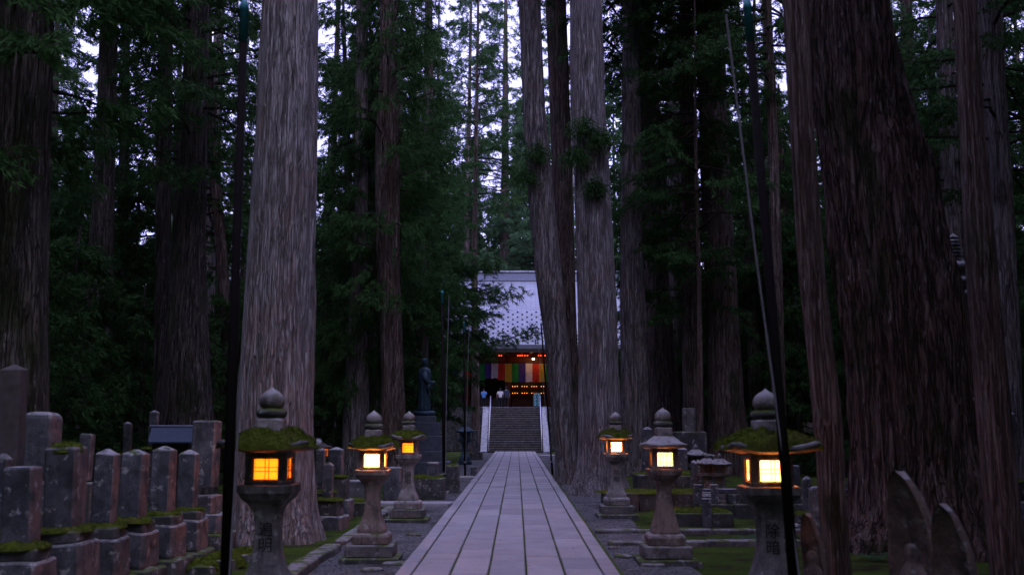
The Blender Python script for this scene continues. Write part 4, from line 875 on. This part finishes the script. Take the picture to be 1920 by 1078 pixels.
# tiered stone pagoda behind the right edge trunk
pg = thing('stone_pagoda', 'tall many tiered stone pagoda partly behind the right edge slender trunk', 'pagoda', (A(1806, 797, 26).x, 26, 0))
MB().box(-.7, .7, -.7, .7, -.1, .6, .03).build('base_block', M['grave_wet'], pg); MB().box(-.45, .45, -.45, .45, .6, 1.5, .03).build('body_block', M['grave'], pg)
z = 1.5
for i in range(13):
    w = .62-.028*i
    MB().loft([(z, w*.6, 8), (z+.10, w*.98, 8), (z+.13, w, 8), (z+.17, w*.97, 8), (z+.26, w*.62, 8), (z+.36, w*.58, 8)], 28, [0, .02, .04, .04, .01, 0]).build('tier_roof', M['grave'], pg); z += .36
for i in range(5): MB().loft([(z, .12, 2), (z+.03, .2-.012*i, 2), (z+.06, .2-.012*i, 2), (z+.09, .10, 2)], 16).build('spire_ring', M['grave'], pg); z += .09
MB().loft([(z, .08, 2), (z+.06, .12, 2), (z+.16, .01, 2)], 16).build('jewel_finial', M['grave'], pg)

# blue roofed small shrine, left
c = A(325, 800, 27); sh = thing('small_shrine', 'small wooden shrine with blue sheet metal roof behind the gravestones', 'shrine', (c.x, 27, 0)); zr = c.z
MB().box(-.42, .50, -.3, .5, -.1, zr-.32, .01).build('wall', M['dark_wood'], sh)
b = MB(); b.add([(-.58, .1, zr), (.72, .1, zr), (.72, -.62, zr-.36), (-.40, -.62, zr-.36), (-.58, .1, zr-.04), (.72, .1, zr-.04), (.72, -.62, zr-.40), (-.40, -.62, zr-.40)], [(3, 2, 1, 0), (4, 5, 6, 7), (0, 4, 7, 3), (2, 3, 7, 6), (1, 2, 6, 5)])
b.add([(-.58, .1, zr), (.72, .1, zr), (.72, .8, zr-.36), (-.58, .8, zr-.36), (-.58, .1, zr-.04), (.72, .1, zr-.04), (.72, .8, zr-.40), (-.58, .8, zr-.40)], [(0, 1, 2, 3), (7, 6, 5, 4), (0, 3, 7, 4), (2, 1, 5, 6), (3, 2, 6, 7)])
rf = b.build('roof', M['blue_roof'], sh); MB().tube([(-.62, .1, zr+.015), (.75, .1, zr+.015)], .03, 8).build('ridge_cap', M['ridge'], rf)

# lit black lantern deep between the trunks, left
def box_lamp(label, px, py, Y, s, hang=False):
    p = A(px, py, Y); z = 0 if not hang else p.z-.25; t = thing('lamp' if hang else 'post_lantern', label, 'lamp' if hang else 'lantern', (p.x, Y, z), 'small lights deep in the forest'); q = p.z - z; h = s/2
    if not hang: MB().tube([(0, 0, -.1), (0, 0, q-h)], h*.45, 8).build('post', M['dark_wood'], t)
    MB().box(-h*.8, h*.8, -h*.8, h*.8, q-h*.8, q+h*.8).build('paper_pane', M['pane_warm'], t)
    b = MB()
    for a in (-1, 1):
        for c in (-1, 1): b.box(a*h*.85-.02*s*2, a*h*.85+.02*s*2, c*h*.85-.02*s*2, c*h*.85+.02*s*2, q-h, q+h)
    for k in range(-1, 2): b.box(k*h*.42-.01*s, k*h*.42+.01*s, -h*.84, h*.84, q-h*.8, q+h*.8); b.box(-h*.84, h*.84, -h*.84, h*.84, q+k*h*.42-.01*s, q+k*h*.42+.01*s)
    b.box(-h*1.1, h*1.1, -h*1.1, h*1.1, q-h*1.15, q-h); b.build('frame', M['dark_wood'], t)
    MB().loft([(q+h, h*1.1, 6), (q+h*1.1, h*1.9, 6), (q+h*1.25, h*1.9, 6), (q+h*1.8, h*.5, 5), (q+h*2.1, h*.2, 3)], 20).build('roof', M['dark_wood'], t)
    return t
box_lamp('lit black post lantern between the gravestones left of the second lantern', 607, 848, 27, .22)

# ------------------------------------------------------------------ bronze statue on its pedestal
SY = 47; p = A(795, 797, SY); st = thing('bronze_statue', 'bluish bronze standing monk statue on tiered pedestal left of the path', 'statue', (p.x, SY, 0))
zt = A(795, 770, SY).z
for (h, a, b) in [(1.15, -.1, .55), (.95, .55, 1.0), (.80, 1.0, 1.65), (.66, 1.65, zt-.5), (.50, zt-.5, zt-.22)]: MB().loft([(a, h, 12), (b-.03, h, 12), (b, h*.96, 12)], 32).build('pedestal_tier', M['ped'], st)
MB().loft([(zt-.22, .42, 2), (zt-.14, .50, 2), (zt-.06, .48, 2), (zt, .40, 2)], 28).build('lotus_base', M['bronze'], st, smooth=True)
fg = thing_f = bpy.data.objects.new('figure', None)
b = MB(); prof = [(0, .30, .24), (.06, .33, .27), (.35, .30, .25), (.8, .28, .24), (1.15, .29, .25), (1.45, .33, .25), (1.68, .34, .23), (1.82, .26, .19), (1.90, .11, .11), (1.95, .095, .10), (2.0, .115, .13), (2.08, .15, .16), (2.18, .16, .165), (2.26, .13, .135), (2.31, .06, .07)]
P = []
for k in range(len(prof)-1):
    for q in range(3):
        f = q/3; z, x, y = [prof[k][i]*(1-f)+prof[k+1][i]*f for i in range(3)]; fold = .035*(1 if z < 1.3 else max(0, 1-(z-1.3)*3))
        P.append([(math.cos(a)*x*(1+fold*math.sin(a*9)/x*.6)*.85 - .0, math.sin(a)*y*(1+fold*math.sin(a*9+1)/y*.6), z+zt) for a in [2*math.pi*j/54 for j in range(54)]])
b.grid(P)
for s in (-1, 1):                                     # wide sleeves joined in front, facing the path
    b.tube([(0, s*.25, zt+1.68), (.06, s*.30, zt+1.42), (.16, s*.26, zt+1.22), (.34, s*.10, zt+1.20), (.44, s*.04, zt+1.26)], [.10, .13, .14, .09, .05], 12)
    b.tube([(.18, s*.24, zt+1.2), (.20, s*.22, zt+.95), (.20, s*.20, zt+.72)], [.12, .09, .03], 10)
b.build('robed_figure', M['bronze'], st, smooth=True)
MB().tube([(.42, .06, zt+.02), (.42, .06, zt+1.3)], .015, 8).build('staff', M['bronze'], st)
# dark bronze lantern further along
small = small_lantern('dark bronze toned lantern silhouette near the left foot of the stairs', lz(872, 58), 58, 1.25, 'bronze', None)
gravestone('dim stone marker left of the stairs', lz(893, 66), 66, .4, .5, 1.8, 'flat', 'grave', [(.4, -.1, .5, 'grave_wet')], group='stones near the stairs')
block('stone_block_wall', 'row of dark low stones behind the farthest left lantern', 'wall', lz(800, 31)-1.0, lz(800, 31)+.55, 30.6, 31.4, .62, 'grave_wet')
for k, (px, Y, h, w, lab) in enumerate([(738, 30, .95, .5, 'dark square stone left of the farthest left lantern shaft'), (812, 31, 1.05, .34, 'pale bluish panel stone right of the farthest left lantern'), (848, 34, .85, .5, 'mossy stone beside the thin banner pole'), (660, 27, .75, 1.0, 'long flat blue grey stone chest behind the second left lantern'), (890, 45.0, .4, .3, 'small stump stone by the short side path')]):
    gravestone(lab, lz(px, Y), Y, w, -.1, h, 'flat', 'grave' if k != 2 else 'grave_wet', [], .5, moss=(k == 2), group='stones behind the left lanterns')

# ------------------------------------------------------------------ stairs and temple
SX0, SX1, NS, RISE, RUN, SY0 = -2.28, 2.03, 20, .1775, .30, 82.4
ZP = NS*RISE; stairs = MB().box(SX0, SX1, SY0+RUN, SY0+NS*RUN, -.2, RISE*.5).build('stairs', M['step_stone']); tag(stairs, 'wide dark stone stairs up to the temple', kind='structure')
for i in range(NS):
    MB().box(SX0+.004, SX1-.004, SY0+i*RUN, SY0+(i+1)*RUN+.06 if i < NS-1 else SY0+(i+1)*RUN, i*RISE-.01 if i else -.1, (i+1)*RISE-.004, .012).build('step', M['step_stone'], stairs)
    MB().box(SX0+.004, SX1-.004, SY0+i*RUN-.025, SY0+i*RUN+.06, (i+1)*RISE-.028, (i+1)*RISE+.002, .004).build('step_nosing', M['temple_stone'] if i % 5 == 4 else M['granite_pale'], stairs)
SYE = SY0+NS*RUN
for x0, x1 in ((SX0-.50, SX0), (SX1, SX1+.50)):
    b = MB(); n = 10
    for i in range(n):
        a, c = i/n, (i+1)/n; ya, yc = SY0-.35+(SYE-SY0+.35)*a+.012, SY0-.35+(SYE-SY0+.35)*c; za, zc = .12+(ZP-.05)*a, .12+(ZP-.05)*c
        MB().add([(x, y, z) for x in (x0, x1) for y, z in ((ya, -.1), (yc, -.1), (yc, zc), (ya, za))], [(0, 3, 2, 1), (4, 5, 6, 7), (3, 7, 6, 2), (0, 4, 7, 3), (1, 2, 6, 5), (0, 1, 5, 4)]).build('cheek_stone', M['temple_stone'], stairs)
for s, x, lab in ((-1, SX0+.12, 'bright steel handrail on the left of the stairs'), (1, SX1-.12, 'bright steel handrail on the right of the stairs')):
    t = thing('handrail', lab, 'handrail', (x, SY0, 0), 'stair handrails')
    for dx, h in ((0, .92), (0, .62)): MB().tube([(dx, .1, .02+(h if h > .7 else h)), (dx, NS*RUN, ZP+h), (dx, NS*RUN+.8, ZP+h)], .035, 10).build('rail', M['steel'], t, smooth=True)
    for k in range(5): f = k/4; MB().tube([(0, .1+f*(NS*RUN-.1), f*ZP), (0, .1+f*(NS*RUN-.1), f*ZP+.92)], .026, 8).build('rail_post', M['steel'], t)
TX = 19.0
temple = thing('temple_hall', 'large temple hall with pale shingled roof at the end of the path', 'temple', (0, 0, 0))
for i in range(16):
    for (xa, xb) in ((-20, SX0-.51), (SX1+.51, 20)):
        if i < 8:
            for r_ in range(4): MB().box(xa+(xb-xa)*i/8+.01, xa+(xb-xa)*(i+1)/8-.01, SYE-.35+.06*r_, SYE+.6, ZP*r_/4, ZP*(r_+1)/4-.012, .015).build('podium_stone', M['grave_wet'], temple)
MB().box(-20, 20, SYE+.02, 118, -.1, ZP-.004).build('podium', M['step_stone'], temple)
MB().box(-20.1, 20.1, SYE-.18, SYE+.5, ZP-.003, ZP+.02).build('podium_edge', M['temple_stone'], temple)
FY = 97.0; cols = [-.82+3.75*k for k in range(-5, 6)]
for x in cols:
    MB().tube([(x, FY, ZP), (x, FY, 8.6)], .28, 16).build('column', M['red_wood'], temple, smooth=True)
    MB().box(x-.42, x+.42, FY-.42, FY+.42, ZP, ZP+.12, .02).build('column_base', M['temple_stone'], temple)
MB().box(-TX+.3, TX-.3, FY-.22, FY+.22, 7.62, 8.25, .02).build('beam', M['red_wood'], temple); MB().box(-TX+.3, TX-.3, FY-.55, FY+.22, 8.36, 8.62, .02).build('upper_beam', M['red_wood'], temple)
EY, EZ, RY, RZ = 92.6, A(960, 646, 92.6).z, 107.0, A(960, 524, 107.0).z
def roof_pt(u): return (EY+(RY-EY)*u, EZ+(RZ-EZ)*(0.62*u+.38*u**1.7))
n = 30; b = MB(); P = [[(x, *roof_pt(i/n)) for x in (-TX, TX)] for i in range(n+1)]; b.grid(P, close=False); P2 = [[(x, roof_pt(i/n)[0], roof_pt(i/n)[1]-.35) for x in (TX, -TX)] for i in range(n+1)]; b.grid(P2, close=False)
b.add([(-TX, EY, EZ), (TX, EY, EZ), (TX, EY, EZ-.35), (-TX, EY, EZ-.35)], [(0, 3, 2, 1)])
b.add([(-TX, RY, RZ), (TX, RY, RZ), (TX, 120, EZ), (-TX, 120, EZ)], [(0, 1, 2, 3)])
me = b.mesh('roof', M['roof']); uv = me.uv_layers.new(name='UVMap')
for l in me.loops:
    c = me.vertices[l.vertex_index].co; uv.data[l.index].uv = (c.x, (c.y-EY)*1.18)
roof = put('roof', me, temple)
MB().box(-TX+.1, TX-.1, RY-.5, RY+.5, RZ-.25, RZ+.62, .06).build('ridge', M['ridge'], roof); MB().box(-TX-.1, TX+.1, RY-.62, RY+.62, RZ+.62, RZ+.80, .04).build('ridge_cap', M['temple_stone'], roof)
b = MB()                                           # snow guards, too small to pick apart singly
for r_ in range(15):
    u = .025+.037*r_; y, z = roof_pt(u); y2, z2 = roof_pt(u+.01)
    for k in range(43):
        x = -TX+.6+k*.88+(.44 if r_ % 2 else 0)
        if x < TX-.3: b.box(x-.085, x+.085, y-.06, y+.06, z-.02, z+.10)
o = b.build('snow_guards', M['dark_wood'], roof); o['kind'] = 'stuff'
rafters = []
rm = MB().box(-.07, .07, EY+.15, FY+.5, -.09, .09).mesh('rafter', M['red_wood'])
for k in range(48): put('rafter', rm, temple, (-TX+.5+k*.79, 0, EZ-.55))
MB().box(-TX+.05, TX-.05, EY+.02, EY+.16, EZ-.66, EZ-.36).build('eave_board', M['dark_wood'], temple)
MB().box(-TX+.3, TX-.3, FY-1.2, FY+9, 8.65, 8.72).build('ceiling', M['dark_wood'], temple)
# dim interior: back wall with rows of small altar lights
MB().box(-TX+.3, TX-.3, FY+5.0, FY+5.3, ZP, 8.65).build('back_wall', M['dark_wood'], temple)
for k, x in enumerate(cols[:-1]):
    if k % 2 == 0 or abs(x) > 5: MB().box(x+.32, x+3.40, FY+.05, FY+.15, ZP, ZP+(1.0 if abs(x) < 6 else 3.4)).build('lattice_wall', M['dark_wood'], temple)
MB().box(-.5, 2.7, FY+2.0, FY+3.4, ZP, ZP+.95, .02).build('altar_table', M['red_wood'], temple)
sm = bpy.data.meshes.new('s'); bm = bmesh.new(); bmesh.ops.create_icosphere(bm, subdivisions=1, radius=.036); bm.to_mesh(sm); bm.free(); sm.materials.append(M['bulb_small'])
for r_, z in enumerate((5.10, 5.72)):
    for k in range(16):
        if k % 4 == 3: continue
        put('altar_light', sm, temple, (-.40+k*.225, FY+3.75, z))
MB().box(-.55, 3.0, FY+3.92, FY+4.05, 4.6, 6.4).build('altar_screen', M['dark_wood'], temple)
tl = bpy.data.lights.new('altar_lamp', 'POINT'); tl.energy = 9; tl.color = (1, .42, .10); tl.shadow_soft_size = .2
o = link(bpy.data.objects.new('altar_lamp_light', tl)); o.parent = temple; o.location = (1.2, FY+2.6, 6.3)
hl = thing('hanging_lamp', 'bright shaded bulb hanging under the temple eaves', 'lamp', (A(1000, 672, FY-1.5).x, FY-1.5, A(1000, 672, FY-1.5).z))
MB().loft([(.02, .34, 2), (.08, .24, 2), (.16, .06, 2), (1.2, .012, 2)], 20).build('lamp_shade', M['red_wood'], hl); MB().loft([(-.12, .03, 2), (-.06, .10, 2), (0, .10, 2), (.04, .05, 2)], 12).build('bulb', M['bulb'], hl, smooth=True)
ld = bpy.data.lights.new('eave_bulb', 'POINT'); ld.energy = 9; ld.color = (1, .5, .2); ld.shadow_soft_size = .1; o = link(bpy.data.objects.new('bulb_light', ld)); o.parent = hl; o.location = (0, -.2, -.25)
for k, px in enumerate([936, 940, 971, 975, 979, 984, 989, 1010, 1014, 1022, 1026]):  # added glowing beads standing for light glinting on the red lacquer
    q = A(px, 666.5, FY-.9); o = MB().loft([(-.06, .05, 2), (0, .085, 2), (.06, .05, 2)], 10).build('red_glint', M['glint_red'], None, q); tag(o, 'tiny glowing red glint in the row under the temple eaves', 'lamp', 'red glints under the eaves')
for px, py, Y, s, lab in [(758, 730, 90, .36, 'small pale yellow lamp glimpsed left of the bronze statue'), (639, 712, 92, .20, 'tiny warm lamp glimpsed far left of the statue'), (856, 710, 90, .18, 'tiny yellow lamp glimpsed between statue and stairs'), (1292, 713, 92, .42, 'dim orange lamp glimpsed right of the leaning dark cedar')]: box_lamp(lab, px, py, Y, s, True)
# five coloured temple curtain
cur = thing('temple_curtain', 'five coloured striped curtain hanging across the temple front', 'curtain', (0, FY-.45, 0))
order = ['yellow', 'green', 'purple', 'white', 'red']; zt_, zb_ = A(960, 681, FY-.45).z, A(960, 716, FY-.45).z
x0 = A(947, 700, FY-.45).x; sw = 12.75/F*(FY-.45); MB().tube([(-9, 0, zt_+.02), (7.5, 0, zt_+.02)], .035, 8).build('curtain_rod', M['dark_wood'], cur)
for k in range(-14, 12):
    a = x0+k*sw; b = MB(); g_ = []
    gather = 1.0 if k >= 0 else (1-.10*abs(((k+2.5) % 5)-2.5))
    for i in range(7):
        v = i/6; z = zt_+(zb_-zt_)*v*gather; row = []
        for j in range(7):
            u = j/6; row.append((a+sw*u+(.22*v*v*((-2.5-k)/5) if -5 <= k < 0 else 0), .06*math.sin((a+sw*u)*5.0)*v+.02*math.sin(u*9+k), z+.03*math.sin(u*6.28+k)*v))
        g_.append(row)
    b.grid(g_, close=False); b.build('curtain_stripe', M['c_'+order[k % 5]], cur, smooth=True)
# teal notice board on the landing
q = A(1007, 764, 91); nb = thing('notice_board', 'teal standing notice board with white lettering at the stair top', 'sign', (q.x, 91, ZP+.02))
MB().box(-.33, .33, -.03, .03, .12, 1.25, .01).build('board_panel', M['board'], nb)
for s in (-1, 1): MB().box(s*.28-.03, s*.28+.03, -.2, .2, 0, .119).build('leg', M['dark_wood'], nb)
for r_ in range(8):
    for c_ in range(2): MB().box(-.24+c_*.30, -.24+c_*.30+(.14 if (r_+c_) % 3 else .20), -.036, -.0305, 1.12-r_*.13, 1.155-r_*.13).build('text_line', M['paint_white'], nb)

# ------------------------------------------------------------------ people on the landing, seen from behind
def skin(name, verts, edges, rad, m, parent, sub=2):
    me = bpy.data.meshes.new(name); me.from_pydata(verts, edges, []); o = link(bpy.data.objects.new(name, me)); md = o.modifiers.new('s', 'SKIN'); md.use_smooth_shade = True
    for v, r_ in zip(me.skin_vertices[0].data, rad): v.radius = r_ if isinstance(r_, tuple) else (r_, r_)
    me.skin_vertices[0].data[0].use_root = True
    s_ = o.modifiers.new('d', 'SUBSURF'); s_.levels = sub; s_.render_levels = sub
    bpy.context.view_layer.update(); dg = bpy.context.evaluated_depsgraph_get(); nm = bpy.data.meshes.new_from_object(o.evaluated_get(dg)); bpy.data.objects.remove(o)
    nm.materials.clear(); nm.materials.append(m); nm.polygons.foreach_set('use_smooth', [True]*len(nm.polygons)); return put(name, nm, parent)
def person(label, px, Y, h, shirt, arms, rz=0.0, shoes='shoe'):
    t = thing('person', label, 'person', (A(px, 764, Y).x, Y, ZP+.002), 'visitors on the temple landing', rz); t.scale = (h/1.72,)*3
    (el, hl_), (er, hr) = arms
    V = [(0, 0, .95), (0, 0, 1.15), (0, .0, 1.36), (0, 0, 1.46), (0, .01, 1.53), (0, .02, 1.62), (0, .02, 1.70),
         (-.10, 0, .90), (-.11, .01, .50), (-.11, -.02, .09), (-.12, .12, .04), (.10, 0, .90), (.11, .01, .50), (.11, -.02, .09), (.12, .12, .04),
         (-.19, 0, 1.40), el, hl_, (.19, 0, 1.40), er, hr, tuple(Vector(hl_)+(Vector(hl_)-Vector(el)).normalized()*.15), tuple(Vector(hr)+(Vector(hr)-Vector(er)).normalized()*.15)]
    E = [(0, 1), (1, 2), (2, 3), (3, 4), (4, 5), (5, 6), (0, 7), (7, 8), (8, 9), (9, 10), (0, 11), (11, 12), (12, 13), (13, 14), (2, 15), (15, 16), (16, 17), (17, 21), (2, 18), (18, 19), (19, 20), (20, 22)]
    rad = [(.15, .11), (.13, .10), (.15, .10), .06, .055, (.085, .10), (.06, .07), .085, .06, .04, .035, .085, .06, .04, .035, .055, .042, .032, .055, .042, .032, .028, .028]
    skin('body', V, E, rad, M['skin'], t)
    mid = lambda a, b, f: tuple(Vector(a).lerp(Vector(b), f))
    skin('shirt', [(0, 0, 1.15), (0, 0, .90), (0, 0, 1.36), (0, 0, 1.44), (-.19, 0, 1.40), mid((-.19, 0, 1.4), el, .75), (.19, 0, 1.40), mid((.19, 0, 1.4), er, .75)], [(0, 1), (0, 2), (2, 3), (2, 4), (4, 5), (2, 6), (6, 7)], [(.175, .135), (.185, .14), (.19, .135), (.09, .09), .085, .078, .085, .078], M[shirt], t)
    skin('trousers', [(0, 0, .93), (-.10, 0, .85), (-.11, .01, .50), (-.11, -.02, .10), (.10, 0, .85), (.11, .01, .50), (.11, -.02, .10)], [(0, 1), (1, 2), (2, 3), (0, 4), (4, 5), (5, 6)], [(.175, .13), .115, .09, .075, .115, .09, .075], M['trousers'], t)
    MB().loft([(1.56, .085, 2, .09), (1.60, .10, 2, .11), (1.67, .10, 2, .115), (1.73, .075, 2, .09), (1.76, .02, 2, .03)], 18).build('hair', M['hair'], t, (0, -.005, 0), True)
    for s in (-1, 1): MB().loft([(0, .05, 3, .13), (.04, .055, 3, .135), (.09, .045, 3, .09)], 14).build('shoe', M[shoes], t, (s*.115, .04, 0), True)
    return t
person('person in a bright blue shirt and dark trousers at the left stair top', 907, 91, 1.62, 'shirt_blue', (((-.25, .06, 1.16), (-.14, .22, 1.15)), ((.25, .06, 1.16), (.14, .22, 1.15))), R(-8))
person('person in a white shirt and dark trousers standing in the middle', 938, 91.6, 1.66, 'shirt_white', (((-.29, -.03, 1.14), (-.27, .10, .93)), ((.27, .06, 1.16), (.16, .24, 1.12))), R(6))
person('tall person in dark clothes beside the one in white', 949.5, 92.2, 1.80, 'shirt_dark', (((-.25, 0, 1.14), (-.22, .12, .95)), ((.27, -.02, 1.14), (.25, .08, .92))), R(14))

# ------------------------------------------------------------------ ferns at the trunk feet
def fern(label, px, py, s, seed):
    g = np.random.default_rng(seed); p = G(px, py); t = thing('fern', label, 'fern', (p.x, p.y, float(ground_z(p.x, p.y)))  , 'ferns at the trunk feet')
    for k in range(9):
        az = k*.7+g.uniform(-.3, .3); L = s*g.uniform(.7, 1.1); b = MB(); n = 12
        for i in range(n):
            u = i/n; x = L*u; z = L*(.75*u-.62*u*u)+.02; w = L*.22*math.sin(math.pi*min(1, u*.9+.12)); u2 = (i+.55)/n; x2 = L*u2; z2 = L*(.75*u2-.62*u2*u2)+.02
            for q in (-1, 1): b.add([(x, q*.004, z), (x2, q*.004, z2), (x2+.02*s, q*w, z2-.05*s)], [(0, 1, 2)])
        f = b.build('frond', M['leaf_light'], t); f.rotation_euler = (0, 0, az)
for k, (px, py, s, lab) in enumerate([(1668, 1010, .55, 'fern growing at the left foot of the gigantic right trunk'), (1640, 1048, .45, 'smaller fern left of the tallest stele'), (622, 968, .35, 'small fern right of the huge left trunk base'), (1402, 1012, .4, 'fern left of the nearest right lantern shaft'), (1835, 1040, .5, 'fern behind the brown stele on the right')]): fern(lab, px, py, s, k)
